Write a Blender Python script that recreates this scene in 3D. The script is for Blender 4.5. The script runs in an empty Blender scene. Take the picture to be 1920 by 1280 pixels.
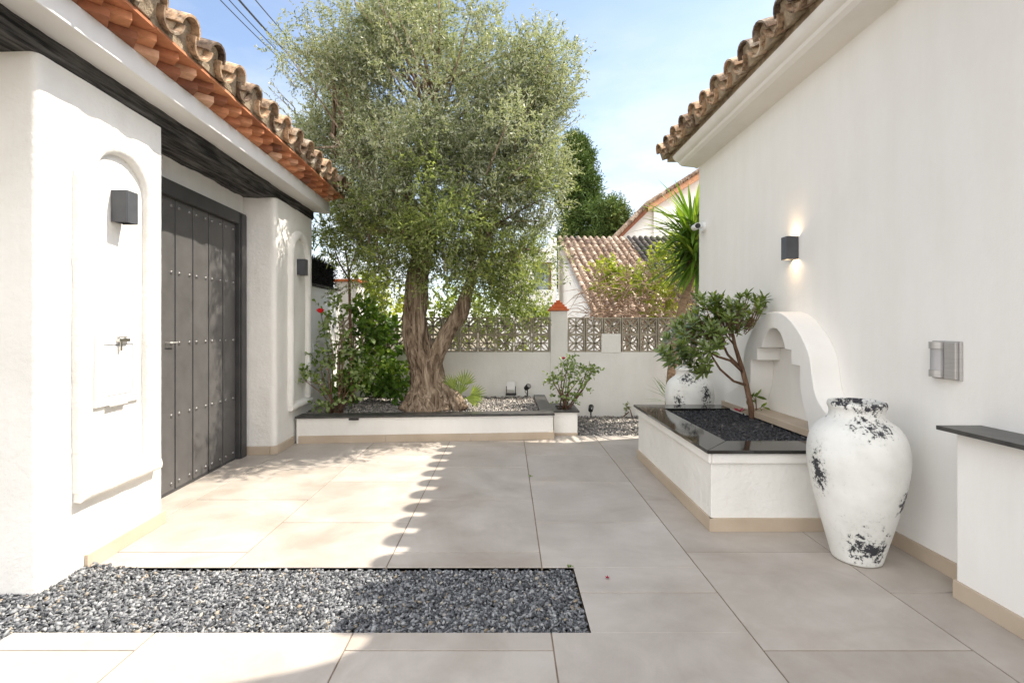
import bpy, bmesh, math, random
import numpy as np
from mathutils import Vector, Matrix, noise as mnoise
random.seed(7); RNG = np.random.default_rng(7)
SC = bpy.context.scene
COL = SC.collection
PI = math.pi
# ------------------------------------------------------------------ camera
F, CX, CY, CH = 913.0, 952.0, 612.0, 1.2
cd = bpy.data.cameras.new("camera"); cam = bpy.data.objects.new("camera", cd); COL.objects.link(cam)
cam.location = (0, 0, CH); cam.rotation_euler = (PI/2, 0, 0)
cd.sensor_width = 36; cd.lens = F/1920*36
cd.shift_x = (960-CX)/1920; cd.shift_y = -(640-CY)/1920
cd.clip_start = .05; cd.clip_end = 2000
SC.camera = cam
def P(x, y, Y): return Vector(((x-CX)/F*Y, Y, CH-(y-CY)/F*Y))   # a photo pixel measured at depth Y -> metres
# ------------------------------------------------------------------ light
SUN = Vector((2.31, .60, 3.15)).normalized()
sd = bpy.data.lights.new("sun", 'SUN'); so = bpy.data.objects.new("sun", sd); COL.objects.link(so)
sd.energy = 2.9; sd.angle = math.radians(.55); sd.color = (1, .93, .82)
so.rotation_euler = SUN.to_track_quat('Z', 'Y').to_euler(); so.location = (6, 2, 9)
elev = math.asin(SUN.z); azim = math.atan2(SUN.x, SUN.y)
w = bpy.data.worlds.new("World"); SC.world = w; w.use_nodes = True
nt = w.node_tree; nt.nodes.clear()
N = nt.nodes.new
sky = N('ShaderNodeTexSky'); sky.sky_type = 'NISHITA'; sky.sun_disc = False
sky.sun_elevation = elev; sky.sun_rotation = azim; sky.air_density = 1.0; sky.dust_density = .6; sky.ozone_density = 1.3
tc = N('ShaderNodeTexCoord'); mp = N('ShaderNodeMapping'); mp.inputs['Scale'].default_value = (1.2, 1.2, 3.4)
nz = N('ShaderNodeTexNoise'); nz.inputs['Scale'].default_value = 2.2; nz.inputs['Detail'].default_value = 9; nz.inputs['Roughness'].default_value = .58
cr = N('ShaderNodeValToRGB'); cr.color_ramp.elements[0].position = .36; cr.color_ramp.elements[1].position = .60
sx = N('ShaderNodeSeparateXYZ')
mr = N('ShaderNodeMapRange'); mr.inputs[1].default_value = .60; mr.inputs[2].default_value = .16   # clouds thin out upwards
mul = N('ShaderNodeMath'); mul.operation = 'MULTIPLY'
mul2 = N('ShaderNodeMath'); mul2.operation = 'MULTIPLY'; mul2.inputs[1].default_value = .9
mix = N('ShaderNodeMix'); mix.data_type = 'RGBA'
mix.inputs[7].default_value = (2.75, 2.8, 2.85, 1)   # thin cloud in front of the camera
bg = N('ShaderNodeBackground'); bg.inputs[1].default_value = .15
out = N('ShaderNodeOutputWorld')
Lk = nt.links.new
Lk(tc.outputs['Generated'], mp.inputs[0]); Lk(mp.outputs[0], nz.inputs['Vector']); Lk(nz.outputs[0], cr.inputs[0])
Lk(tc.outputs['Generated'], sx.inputs[0]); Lk(sx.outputs[2], mr.inputs[0])
Lk(cr.outputs[0], mul.inputs[0]); Lk(mr.outputs[0], mul.inputs[1]); Lk(mul.outputs[0], mul2.inputs[0])
hs = N('ShaderNodeHueSaturation'); hs.inputs['Saturation'].default_value = .88; hs.inputs['Value'].default_value = .63
Lk(sky.outputs[0], hs.inputs['Color'])
# unseen bright cloud bank added in the -Y sky to fill the shaded walls
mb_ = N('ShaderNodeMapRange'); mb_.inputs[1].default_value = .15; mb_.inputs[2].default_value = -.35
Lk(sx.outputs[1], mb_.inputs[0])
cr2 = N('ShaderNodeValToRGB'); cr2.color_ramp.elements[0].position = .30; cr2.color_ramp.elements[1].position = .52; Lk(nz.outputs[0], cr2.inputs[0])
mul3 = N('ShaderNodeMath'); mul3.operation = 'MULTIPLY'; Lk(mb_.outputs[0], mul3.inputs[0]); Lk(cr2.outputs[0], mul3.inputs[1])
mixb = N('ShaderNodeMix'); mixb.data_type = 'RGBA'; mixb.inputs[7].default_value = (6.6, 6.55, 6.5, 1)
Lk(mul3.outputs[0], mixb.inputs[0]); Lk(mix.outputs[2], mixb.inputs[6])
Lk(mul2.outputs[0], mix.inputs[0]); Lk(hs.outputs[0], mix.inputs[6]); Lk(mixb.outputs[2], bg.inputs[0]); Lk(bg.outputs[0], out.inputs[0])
SC.view_settings.view_transform = 'Standard'; SC.view_settings.look = 'None'
SC.view_settings.exposure = 1.58; SC.view_settings.gamma = 1
SC.render.engine = 'CYCLES'
SC.cycles.max_bounces = 8; SC.cycles.diffuse_bounces = 5; SC.cycles.transparent_max_bounces = 4
SC.cycles.use_denoising = True
# ------------------------------------------------------------------ materials
def newmat(name):
    m = bpy.data.materials.new(name); m.use_nodes = True; t = m.node_tree
    b = t.nodes['Principled BSDF']
    return m, t, b
def node(t, k, **kw):
    n = t.nodes.new(k)
    for a, v in kw.items(): setattr(n, a, v)
    return n
def c4(c): return (c[0], c[1], c[2], 1)
def ramp(t, stops, src=None):
    r = node(t, 'ShaderNodeValToRGB'); e = r.color_ramp.elements
    e[0].position, e[0].color = stops[0][0], c4(stops[0][1]); e[1].position, e[1].color = stops[-1][0], c4(stops[-1][1])
    for p, c in stops[1:-1]: x = e.new(p); x.color = c4(c)
    if src: t.links.new(src, r.inputs[0])
    return r
def noise(t, scale, detail=4, rough=.55, vec=None, dist=0):
    n = node(t, 'ShaderNodeTexNoise'); n.inputs['Scale'].default_value = scale; n.inputs['Detail'].default_value = detail
    n.inputs['Roughness'].default_value = rough; n.inputs['Distortion'].default_value = dist
    if vec is None:
        tcx = node(t, 'ShaderNodeTexCoord'); vec = tcx.outputs['Object']
    t.links.new(vec, n.inputs['Vector']); return n
def objvec(t, scale=(1, 1, 1)):
    tcx = node(t, 'ShaderNodeTexCoord'); m = node(t, 'ShaderNodeMapping'); m.inputs['Scale'].default_value = scale
    t.links.new(tcx.outputs['Object'], m.inputs[0]); return m.outputs[0]
def bump(t, b, src, strength=.3, dist=.01, prev=None):
    n = node(t, 'ShaderNodeBump'); n.inputs['Strength'].default_value = strength; n.inputs['Distance'].default_value = dist
    t.links.new(src, n.inputs['Height'])
    if prev: t.links.new(prev, n.inputs['Normal'])
    t.links.new(n.outputs[0], b.inputs['Normal']); return n.outputs[0]
def mixc(t, f, a, b, mode='MIX'):
    n = node(t, 'ShaderNodeMix', data_type='RGBA', blend_type=mode)
    if isinstance(f, (int, float)): n.inputs[0].default_value = f
    else: t.links.new(f, n.inputs[0])
    for i, v in ((6, a), (7, b)):
        if isinstance(v, tuple): n.inputs[i].default_value = c4(v)
        else: t.links.new(v, n.inputs[i])
    return n.outputs[2]
def noisy(name, ca, cb, scale=8, rough=.7, bs=.2, bd=.005, bscale=None, detail=6, metallic=0, spec=.3, tone=False, vec=None, lo=.3, hi=.7):
    m, t, b = newmat(name)
    v = objvec(t, vec) if vec else None
    n = noise(t, scale, detail, vec=v); r = ramp(t, [(lo, ca), (hi, cb)], n.outputs[0]); colr = r.outputs[0]
    if tone:
        a = node(t, 'ShaderNodeAttribute', attribute_name='tone')
        rr = ramp(t, [(0, (.55, .52, .5)), (.5, (.9, .9, .9)), (1, (1.25, 1.25, 1.25))], a.outputs['Fac'])
        colr = mixc(t, 1.0, colr, rr.outputs[0], 'MULTIPLY')
    t.links.new(colr, b.inputs['Base Color'])
    b.inputs['Roughness'].default_value = rough; b.inputs['Metallic'].default_value = metallic
    b.inputs['Specular IOR Level'].default_value = spec
    if bs: bump(t, b, noise(t, bscale or scale*6, 5, vec=v).outputs[0], bs, bd)
    return m
def stucco(name, base=(.82, .80, .76), b2=(.74, .72, .68), bs=.35):
    m, t, b = newmat(name)
    n = noise(t, 1.3, 6, .6); r = ramp(t, [(.35, b2), (.62, base)], n.outputs[0])
    v = objvec(t, (3, 3, .5)); n3 = noise(t, 2.2, 5, .65, v); r3 = ramp(t, [(.3, (.965, .96, .95)), (.6, (1, 1, 1))], n3.outputs[0])
    t.links.new(mixc(t, 1.0, r.outputs[0], r3.outputs[0], 'MULTIPLY'), b.inputs['Base Color'])
    b.inputs['Roughness'].default_value = .85; b.inputs['Specular IOR Level'].default_value = .2
    p = bump(t, b, noise(t, 5, 3, .5).outputs[0], bs, .02)
    p = bump(t, b, noise(t, 30, 6, .7).outputs[0], min(1, bs*1.4), .006, p)
    return m
M = {}
M['stucco'] = stucco('white_stucco')
M['stucco_rough'] = stucco('rough_white_stucco', bs=.8)
M['stucco_smooth'] = stucco('smooth_white_stucco', (.82, .80, .765), (.79, .77, .735), .18)
M['stucco_old'] = noisy('weathered_stucco', (.55, .52, .47), (.74, .72, .68), 1.6, .9, .3, .01, vec=(1.5, 1.5, .35))
# stone paving
m, t, b = newmat('porcelain_paving')
a = node(t, 'ShaderNodeAttribute', attribute_name='tone')
n1 = noise(t, 1.1, 8, .6, dist=1.3); n2 = noise(t, 4.5, 8, .65, dist=.6)
n3 = noise(t, 2.0, 5, .55, objvec(t, (.6, 1.2, 1)), dist=1.2)
r1 = ramp(t, [(.28, (.36, .32, .28)), (.5, (.435, .395, .352)), (.72, (.51, .47, .425))], n1.outputs[0])
r2 = ramp(t, [(.35, (.88, .865, .85)), (.6, (1.0, 1.0, 1.0))], n2.outputs[0])
r3 = ramp(t, [(.30, (.93, .905, .88)), (.46, (1, 1, 1)), (.7, (1.03, 1.03, 1.04))], n3.outputs[0])
ra = ramp(t, [(0, (.90, .885, .87)), (1, (1.06, 1.06, 1.06))], a.outputs['Fac'])
cc = mixc(t, 1.0, mixc(t, 1.0, r1.outputs[0], r2.outputs[0], 'MULTIPLY'), ra.outputs[0], 'MULTIPLY')
cc = mixc(t, 1.0, cc, r3.outputs[0], 'MULTIPLY')
t.links.new(cc, b.inputs['Base Color'])
rr = ramp(t, [(.3, (.38,)*3), (.7, (.6,)*3)], n2.outputs[0]); t.links.new(rr.outputs[0], b.inputs['Roughness'])
bump(t, b, n2.outputs[0], .08, .004); b.inputs['Specular IOR Level'].default_value = .35
M['paving'] = m
M['grout'] = noisy('grout', (.17, .13, .095), (.28, .22, .17), 20, .9, 0)
M['skirt'] = noisy('sandstone_skirting', (.42, .335, .25), (.52, .43, .335), 3, .6, .1, .002)
m, t, b = newmat('black_granite')
n = noise(t, 260, 2, .6); r = ramp(t, [(.5, (.008, .008, .008)), (.75, (.03, .028, .025))], n.outputs[0])
t.links.new(r.outputs[0], b.inputs['Base Color']); b.inputs['Roughness'].default_value = .07; b.inputs['Specular IOR Level'].default_value = .8
M['granite'] = m
M['slate'] = noisy('honed_slate', (.03, .03, .03), (.075, .072, .065), 14, .35, .08, .002)
m, t, b = newmat('painted_gate_metal')
n = noise(t, 6, 5, .6); r = ramp(t, [(.3, (.088, .084, .082)), (.7, (.12, .115, .112))], n.outputs[0])
t.links.new(r.outputs[0], b.inputs['Base Color']); b.inputs['Roughness'].default_value = .42; b.inputs['Metallic'].default_value = .15
bump(t, b, noise(t, 120, 3).outputs[0], .06, .002)
M['gate'] = m
M['gate_dark'] = noisy('gate_frame_paint', (.045, .044, .045), (.065, .063, .063), 6, .4, .05, .002)
M['stud'] = noisy('stud_metal', (.14, .135, .13), (.24, .235, .23), 30, .35, 0, metallic=.6)
M['lamp'] = noisy('anthracite_lamp', (.06, .062, .07), (.085, .088, .095), 10, .4, .03, .001)
M['steel'] = noisy('brushed_steel', (.40, .385, .37), (.50, .48, .46), 6, .38, .03, .001, metallic=.35, vec=(1, 1, 30))
M['chrome'] = noisy('chrome', (.5, .48, .44), (.7, .68, .62), 20, .2, 0, metallic=1)
M['whiteplastic'] = noisy('white_plastic', (.7, .7, .69), (.78, .78, .77), 6, .4, 0)
M['grey_plastic'] = noisy('grey_plastic', (.36, .35, .35), (.42, .41, .41), 6, .45, 0)
M['black'] = noisy('black_plastic', (.012, .012, .013), (.03, .03, .03), 30, .35, 0)
M['darkhedge'] = noisy('dark_brushwood', (.004, .004, .004), (.02, .019, .016), 30, .95, .3, .01)
M['beam'] = noisy('charred_timber', (.010, .010, .011), (.17, .16, .15), 9, .75, 1.0, .03, bscale=18, vec=(3.4, .30, 5.0), lo=.38, hi=.72)
M['fascia'] = stucco('fascia_plaster', (.74, .73, .71), (.70, .69, .67), .12)
m, t, b = newmat('terracotta_brick')
a = node(t, 'ShaderNodeAttribute', attribute_name='tone')
n = noise(t, 14, 6, .6)
ra = ramp(t, [(0, (.20, .075, .04)), (.45, (.46, .17, .075)), (.8, (.58, .25, .12)), (1, (.66, .40, .26))], a.outputs['Fac'])
rn = ramp(t, [(.3, (.72, .68, .62)), (.65, (1.05, 1.05, 1.05))], n.outputs[0])
t.links.new(mixc(t, 1.0, ra.outputs[0], rn.outputs[0], 'MULTIPLY'), b.inputs['Base Color']); b.inputs['Roughness'].default_value = .85
bump(t, b, noise(t, 60, 4).outputs[0], .3, .003)
M['brick'] = m
def tilemat(name, dark, mid, light):
    m, t, b = newmat(name)
    a = node(t, 'ShaderNodeAttribute', attribute_name='tone')
    ra = ramp(t, [(0, dark), (.45, mid), (1, light)], a.outputs['Fac'])
    n = noise(t, 22, 8, .7); r2 = ramp(t, [(.36, (.20, .18, .17)), (.5, (.75, .73, .70)), (.66, (1.2, 1.2, 1.2))], n.outputs[0])
    n3 = noise(t, 7, 6, .7); f3 = ramp(t, [(.52, (0, 0, 0)), (.66, (.75,)*3)], n3.outputs[0])
    cc = mixc(t, 1.0, ra.outputs[0], r2.outputs[0], 'MULTIPLY')
    cc = mixc(t, f3.outputs[0], cc, (.56, .50, .40) if mid[0] > .2 else (.10, .09, .08))
    t.links.new(cc, b.inputs['Base Color']); b.inputs['Roughness'].default_value = .9
    bump(t, b, n.outputs[0], .5, .006); return m
M['tile'] = tilemat('aged_roof_tile', (.13, .09, .065), (.40, .27, .17), (.66, .44, .28))
M['tile_red'] = tilemat('reddish_roof_tile', (.15, .095, .07), (.33, .22, .15), (.50, .39, .30))
M['tile_dark'] = tilemat('blackened_roof_tile', (.035, .032, .03), (.08, .07, .065), (.13, .11, .09))
M['mortar'] = noisy('tile_mortar', (.20, .15, .10), (.46, .37, .26), 16, .95, .8, .012)
M['orange_brick'] = noisy('orange_cap_brick', (.40, .10, .035), (.55, .17, .07), 20, .85, .3, .003)
M['concrete_block'] = noisy('screen_block_concrete', (.27, .235, .18), (.42, .37, .29), 9, .95, .3, .004)
def gravelmat(name, stops):
    m, t, b = newmat(name)
    a = node(t, 'ShaderNodeAttribute', attribute_name='tone')
    ra = ramp(t, stops, a.outputs['Fac'])
    n = noise(t, 90, 3); r2 = ramp(t, [(.3, (.75,)*3), (.7, (1.2,)*3)], n.outputs[0])
    t.links.new(mixc(t, 1.0, ra.outputs[0], r2.outputs[0], 'MULTIPLY'), b.inputs['Base Color']); b.inputs['Roughness'].default_value = .6
    return m
M['gravel'] = gravelmat('grey_gravel', [(0, (.03, .032, .036)), (.5, (.135, .14, .15)), (.95, (.32, .325, .33)), (.97, (.26, .20, .13)), (1, (.36, .34, .30))])
M['gravel_black'] = gravelmat('black_gravel', [(0, (.012, .012, .014)), (.6, (.028, .029, .033)), (.95, (.06, .06, .065)), (1, (.12, .11, .10))])
M['gravel_pale'] = gravelmat('pale_gravel', [(0, (.10, .095, .09)), (.5, (.22, .20, .18)), (.9, (.40, .36, .32)), (1, (.5, .45, .4))])
M['soil'] = noisy('soil', (.02, .016, .012), (.06, .05, .04), 30, .95, .6, .01)
M['ground'] = noisy('earth', (.16, .13, .09), (.24, .20, .14), 2, .95, .4, .02)
def barkmat(name, a_, b_, c_, sc=(7, 7, 1.1), bd=.03):
    m, t, b = newmat(name); v = objvec(t, sc)
    n = noise(t, 2.4, 10, .68, v, 1.1); r = ramp(t, [(.36, a_), (.49, b_), (.64, c_)], n.outputs[0])
    t.links.new(r.outputs[0], b.inputs['Base Color']); b.inputs['Roughness'].default_value = .92; b.inputs['Specular IOR Level'].default_value = .15
    bump(t, b, n.outputs[0], .9, bd); return m
M['bark'] = barkmat('olive_bark', (.06, .04, .028), (.24, .175, .12), (.46, .37, .28))
M['twig'] = barkmat('twig_bark', (.10, .055, .035), (.17, .10, .065), (.24, .16, .11), (10, 10, 4), .004)
M['palmbark'] = barkmat('palm_trunk_bark', (.16, .10, .065), (.30, .20, .13), (.42, .30, .20), (6, 6, 20), .01)
M['drytwig'] = noisy('dry_twig', (.26, .16, .11), (.42, .30, .22), 12, .9, 0)
def leafmat(name, stops, under=None, trans=.25, rough=.5, spec=.35):
    m, t, b = newmat(name)
    a = node(t, 'ShaderNodeAttribute', attribute_name='tone'); ra = ramp(t, stops, a.outputs['Fac']); colr = ra.outputs[0]
    if under:
        g = node(t, 'ShaderNodeNewGeometry'); colr = mixc(t, g.outputs['Backfacing'], colr, under)
    t.links.new(colr, b.inputs['Base Color']); b.inputs['Roughness'].default_value = rough; b.inputs['Specular IOR Level'].default_value = spec
    tr = node(t, 'ShaderNodeBsdfTranslucent'); t.links.new(mixc(t, 1.0, colr, (1.25, 1.35, .55), 'MULTIPLY'), tr.inputs[0])
    mx = node(t, 'ShaderNodeMixShader'); mx.inputs[0].default_value = trans
    t.links.new(b.outputs[0], mx.inputs[1]); t.links.new(tr.outputs[0], mx.inputs[2])
    t.links.new(mx.outputs[0], t.nodes['Material Output'].inputs[0]); return m
M['olive'] = leafmat('olive_leaves', [(0, (.045, .07, .025)), (.4, (.115, .15, .06)), (.8, (.235, .265, .125)), (.93, (.40, .39, .22)), (1, (.58, .55, .40))], (.46, .47, .36), .22, .5, .3)
M['olive_low'] = leafmat('fresh_leaves', [(0, (.05, .085, .018)), (.5, (.15, .20, .045)), (.85, (.32, .36, .08)), (1, (.56, .56, .12))], (.30, .33, .16), .42)
M['bush'] = leafmat('bush_leaves', [(0, (.04, .085, .012)), (.6, (.13, .22, .03)), (1, (.30, .40, .05))], None, .3)
M['rose'] = leafmat('rose_leaves', [(0, (.06, .11, .02)), (.6, (.16, .23, .05)), (1, (.34, .40, .12))], (.26, .32, .13), .3)
M['pitto'] = leafmat('glossy_leaves', [(0, (.045, .085, .012)), (.6, (.16, .225, .03)), (.93, (.30, .36, .05)), (1, (.42, .40, .04))], (.16, .21, .06), .22, .3, .5)
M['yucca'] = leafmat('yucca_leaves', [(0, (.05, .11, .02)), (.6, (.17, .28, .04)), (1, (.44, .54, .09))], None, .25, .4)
M['fan'] = leafmat('fan_palm_leaves', [(0, (.16, .23, .05)), (1, (.42, .48, .14))], None, .3, .45)
M['cypress'] = leafmat('cypress_foliage', [(0, (.03, .06, .012)), (.6, (.09, .145, .03)), (1, (.20, .25, .06))], None, .1, .7)
M['yellowleaf'] = leafmat('yellow_green_leaves', [(0, (.16, .20, .03)), (.6, (.34, .38, .06)), (1, (.55, .52, .10))], None, .35)
M['drypink'] = leafmat('dry_bract_leaves', [(0, (.30, .17, .12)), (1, (.55, .38, .28))], None, .3)
M['petal'] = noisy('red_petals', (.42, .005, .008), (.62, .012, .018), 30, .6, 0)
M['petal_dark'] = noisy('dark_red_petals', (.22, .01, .03), (.36, .02, .05), 30, .6, 0)
m, t, b = newmat('window_glass'); b.inputs['Base Color'].default_value = (.16, .19, .22, 1); b.inputs['Roughness'].default_value = .05; M['glass'] = m
M['woodframe'] = noisy('brown_frame', (.12, .05, .03), (.2, .09, .05), 10, .5, 0)
def emit(name, c, s):
    m, t, b = newmat(name); b.inputs['Emission Color'].default_value = c4(c); b.inputs['Emission Strength'].default_value = s
    b.inputs['Base Color'].default_value = (.8, .7, .5, 1); return m
M['led'] = emit('lit_lamp_lens', (1, .72, .42), 18)
M['lens_off'] = noisy('frosted_lens', (.7, .7, .7), (.75, .75, .75), 4, .3, 0)
def urnmat(name, blobs):
    m, t, b = newmat(name)
    tcx = node(t, 'ShaderNodeTexCoord'); V = tcx.outputs['Object']
    n0 = noise(t, 5, 6, .6); base = ramp(t, [(.3, (.60, .60, .56)), (.5, (.70, .695, .66)), (.7, (.77, .765, .735))], n0.outputs[0]).outputs[0]
    n1 = noise(t, 48, 8, .75); n2 = noise(t, 14, 3, .6, dist=.8)
    acc = None
    for (x, y, z, r, sz) in blobs:
        mp_ = node(t, 'ShaderNodeMapping'); mp_.vector_type = 'POINT'
        mp_.inputs['Location'].default_value = (-x/r, -y/r, -z/(r*sz)); mp_.inputs['Scale'].default_value = (1/r, 1/r, 1/(r*sz)); t.links.new(V, mp_.inputs[0])
        ln = node(t, 'ShaderNodeVectorMath', operation='LENGTH'); t.links.new(mp_.outputs[0], ln.inputs[0])
        q = node(t, 'ShaderNodeMapRange'); q.inputs[1].default_value = .1; q.inputs[2].default_value = 1.5; q.inputs[3].default_value = 1; q.inputs[4].default_value = 0
        t.links.new(ln.outputs['Value'], q.inputs[0])
        if acc is None: acc = q.outputs[0]
        else:
            mxn = node(t, 'ShaderNodeMath', operation='MAXIMUM'); t.links.new(acc, mxn.inputs[0]); t.links.new(q.outputs[0], mxn.inputs[1]); acc = mxn.outputs[0]
    def M2(op, a_, b_):
        n_ = node(t, 'ShaderNodeMath', operation=op)
        for i, v in enumerate((a_, b_)):
            if isinstance(v, (int, float)): n_.inputs[i].default_value = v
            else: t.links.new(v, n_.inputs[i])
        return n_.outputs[0]
    s = M2('ADD', M2('MULTIPLY', acc, .30), M2('MULTIPLY', n1.outputs[0], 1.0)); s = M2('ADD', s, M2('MULTIPLY', n2.outputs[0], .40))
    f = ramp(t, [(.90, (0, 0, 0)), (.945, (1, 1, 1))], s); fh = ramp(t, [(.80, (0, 0, 0)), (.93, (.45,)*3)], s)
    base = mixc(t, fh.outputs[0], base, (.40, .40, .36))
    cc = mixc(t, f.outputs[0], base, (.03, .03, .036)); t.links.new(cc, b.inputs['Base Color'])
    b.inputs['Roughness'].default_value = .75
    bump(t, b, s, -.25, .006); return m
# ------------------------------------------------------------------ mesh helpers
class MB:
    def __init__(s): s.v = []; s.f = []; s.t = []
    def add(s, vs, fs, tone=None):
        o = len(s.v); s.v += [tuple(v) for v in vs]; s.f += [tuple(i+o for i in f) for f in fs]
        s.t += [random.random() if tone is None else tone]*len(fs)
    def box(s, x0, y0, z0, x1, y1, z1, tone=None):
        vs = [(x, y, z) for z in (z0, z1) for y in (y0, y1) for x in (x0, x1)]
        s.add(vs, [(0, 2, 3, 1), (4, 5, 7, 6), (0, 1, 5, 4), (2, 6, 7, 3), (0, 4, 6, 2), (1, 3, 7, 5)], tone)
    def prism(s, poly, a, b, axis='z', tone=None):
        """poly: ccw 2-D outline; extruded a..b along axis; 'z': (x,y); 'x': (y,z); 'y': (x,z)"""
        n = len(poly)
        def mk(p, h): return {'z': (p[0], p[1], h), 'x': (h, p[0], p[1]), 'y': (p[0], h, p[1])}[axis]
        vs = [mk(p, a) for p in poly]+[mk(p, b) for p in poly]
        fs = [tuple(range(n))[::-1], tuple(range(n, 2*n))]+[(i, (i+1) % n, (i+1) % n+n, i+n) for i in range(n)]
        s.add(vs, fs, tone)
    def lathe(s, prof, c=(0, 0, 0), seg=48, tone=None, wob=0):
        vs = []
        for (r, z) in prof:
            for k in range(seg):
                a = 2*PI*k/seg; rr = r*(1+wob*mnoise.noise(Vector((math.cos(a)*1.5, math.sin(a)*1.5, z*4))))
                vs.append((c[0]+rr*math.cos(a), c[1]+rr*math.sin(a), c[2]+z))
        fs = []
        for i in range(len(prof)-1):
            for k in range(seg):
                k2 = (k+1) % seg; fs.append((i*seg+k, i*seg+k2, (i+1)*seg+k2, (i+1)*seg+k))
        fs.append(tuple(range(seg))[::-1]); n = (len(prof)-1)*seg; fs.append(tuple(range(n, n+seg)))
        s.add(vs, fs, tone)
    def tube(s, pts, rad, seg=8, tone=None, cap=True, lump=0):
        pts = [Vector(p) for p in pts]; n = len(pts)
        if not hasattr(rad, '__len__'): rad = [rad]*n
        up = Vector((0.13, 0.21, 1)).normalized(); vs = []
        for i, p in enumerate(pts):
            d = (pts[min(i+1, n-1)]-pts[max(i-1, 0)]).normalized()
            a = d.cross(up)
            if a.length < .05: a = d.cross(Vector((1, 0, 0)))
            a.normalize(); b_ = d.cross(a)
            for k in range(seg):
                th = 2*PI*k/seg; r = rad[i]
                if lump: r *= 1+lump*(mnoise.noise(Vector((math.cos(th)*1.3, math.sin(th)*1.3, i*.25)))+.6*mnoise.noise(Vector((math.cos(th)*3, math.sin(th)*3, i*.2+9))))
                vs.append(p+a*math.cos(th)*r+b_*math.sin(th)*r)
        fs = [(i*seg+k, (i+1)*seg+k, (i+1)*seg+(k+1) % seg, i*seg+(k+1) % seg) for i in range(n-1) for k in range(seg)]
        if cap: fs += [tuple(range(seg)), tuple(range((n-1)*seg, n*seg))[::-1]]
        s.add(vs, fs, tone)
    def map(s, fn): s.v = [tuple(fn(*p)) for p in s.v]; return s
def link(name, me, mat, parent=None, smooth=False):
    o = bpy.data.objects.new(name, me); COL.objects.link(o)
    if mat: me.materials.append(mat)
    if smooth: me.polygons.foreach_set('use_smooth', [True]*len(me.polygons))
    if parent: o.parent = parent
    return o
def rootloc(p):
    v = Vector((0, 0, 0))
    while p is not None: v += p.location; p = p.parent
    return v
def build(name, mb, mat, parent=None, smooth=False, bevel=0, loc=None, bseg=2, auto=None):
    """one mesh object; mb is in world coordinates"""
    off = rootloc(parent) if parent else Vector(loc or (0, 0, 0))
    me = bpy.data.meshes.new(name)
    me.from_pydata([(v[0]-off.x, v[1]-off.y, v[2]-off.z) for v in mb.v], [], mb.f)
    me.update()
    at = me.attributes.new('tone', 'FLOAT', 'FACE'); at.data.foreach_set('value', mb.t)
    bm = bmesh.new(); bm.from_mesh(me); bmesh.ops.recalc_face_normals(bm, faces=bm.faces); bm.to_mesh(me); bm.free()
    o = link(name, me, mat, parent, smooth)
    if not parent: o.location = off
    if bevel:
        md = o.modifiers.new('bevel', 'BEVEL'); md.width = bevel; md.segments = bseg; md.limit_method = 'ANGLE'; md.angle_limit = math.radians(40)
    if smooth and auto:
        me.polygons.foreach_set('use_smooth', [True]*len(me.polygons)); me.set_sharp_from_angle(angle=math.radians(auto))
    return o
def npmesh(name, V, Q, tone, mat, parent=None, smooth=False):
    off = rootloc(parent) if parent else Vector((0, 0, 0))
    V = V.reshape(-1, 3)-np.array(off); k = Q.shape[1]; nf = len(Q)
    me = bpy.data.meshes.new(name)
    me.vertices.add(len(V)); me.vertices.foreach_set('co', V.astype(np.float32).ravel())
    me.loops.add(nf*k); me.loops.foreach_set('vertex_index', Q.astype(np.int32).ravel())
    me.polygons.add(nf); me.polygons.foreach_set('loop_start', np.arange(0, nf*k, k, dtype=np.int32))
    me.update(calc_edges=True); me.validate()
    at = me.attributes.new('tone', 'FLOAT', 'FACE'); at.data.foreach_set('value', tone.astype(np.float32))
    return link(name, me, mat, parent, smooth)
def tag(o, label=None, cat=None, group=None, kind=None):
    if label: o['label'] = label
    if cat: o['category'] = cat
    if group: o['group'] = group
    if kind: o['kind'] = kind
    return o
def thing(name, loc, label, cat, group=None):
    o = bpy.data.objects.new(name, None); COL.objects.link(o); o.location = loc; o.empty_display_size = .1
    return tag(o, label, cat, group)
def struct(o): o['kind'] = 'structure'; return o
def unit(a): return a/np.maximum(np.linalg.norm(a, axis=1, keepdims=True), 1e-9)
def leafarr(pos, d, nrm, L, W, droop=.15):
    """leaf quads pairs: 6 verts (base, l1, r1, l2, r2, tip) -> 3 quads-ish; here a folded 4-vert rhombus"""
    d = unit(d); s = unit(np.cross(d, nrm)); nn = np.cross(s, d)
    L = L[:, None]; W = W[:, None]
    mid = pos+d*L*.5
    V = np.stack([pos, mid+s*W*.5+nn*W*.12, pos+d*L-nn*L*droop, mid-s*W*.5+nn*W*.12], 1)
    n = len(pos); Q = np.arange(4*n).reshape(n, 4)
    return V.reshape(-1, 3), Q
def leaf6(pos, d, nrm, L, W, droop=.2, fat=.62):
    d = unit(d); s = unit(np.cross(d, nrm)); nn = np.cross(s, d); L = L[:, None]; W = W[:, None]
    a = pos+d*L*.33+nn*L*.03; c = pos+d*L*fat-nn*L*droop*.3
    V = np.stack([pos, a-s*W*.42, a+s*W*.42, c-s*W*.5, c+s*W*.5, pos+d*L-nn*L*droop], 1)
    n = len(pos); o = np.arange(n)[:, None]*6
    Q = np.concatenate([o+np.array([[0, 1, 2, 2]]), o+np.array([[1, 3, 4, 2]]), o+np.array([[3, 5, 4, 4]])], 1).reshape(-1, 4)
    T = np.concatenate([o+np.array([[0, 1, 2]]), o+np.array([[1, 3, 4]]), o+np.array([[1, 4, 2]]), o+np.array([[3, 5, 4]])], 1).reshape(-1, 3)
    return V.reshape(-1, 3), T
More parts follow.
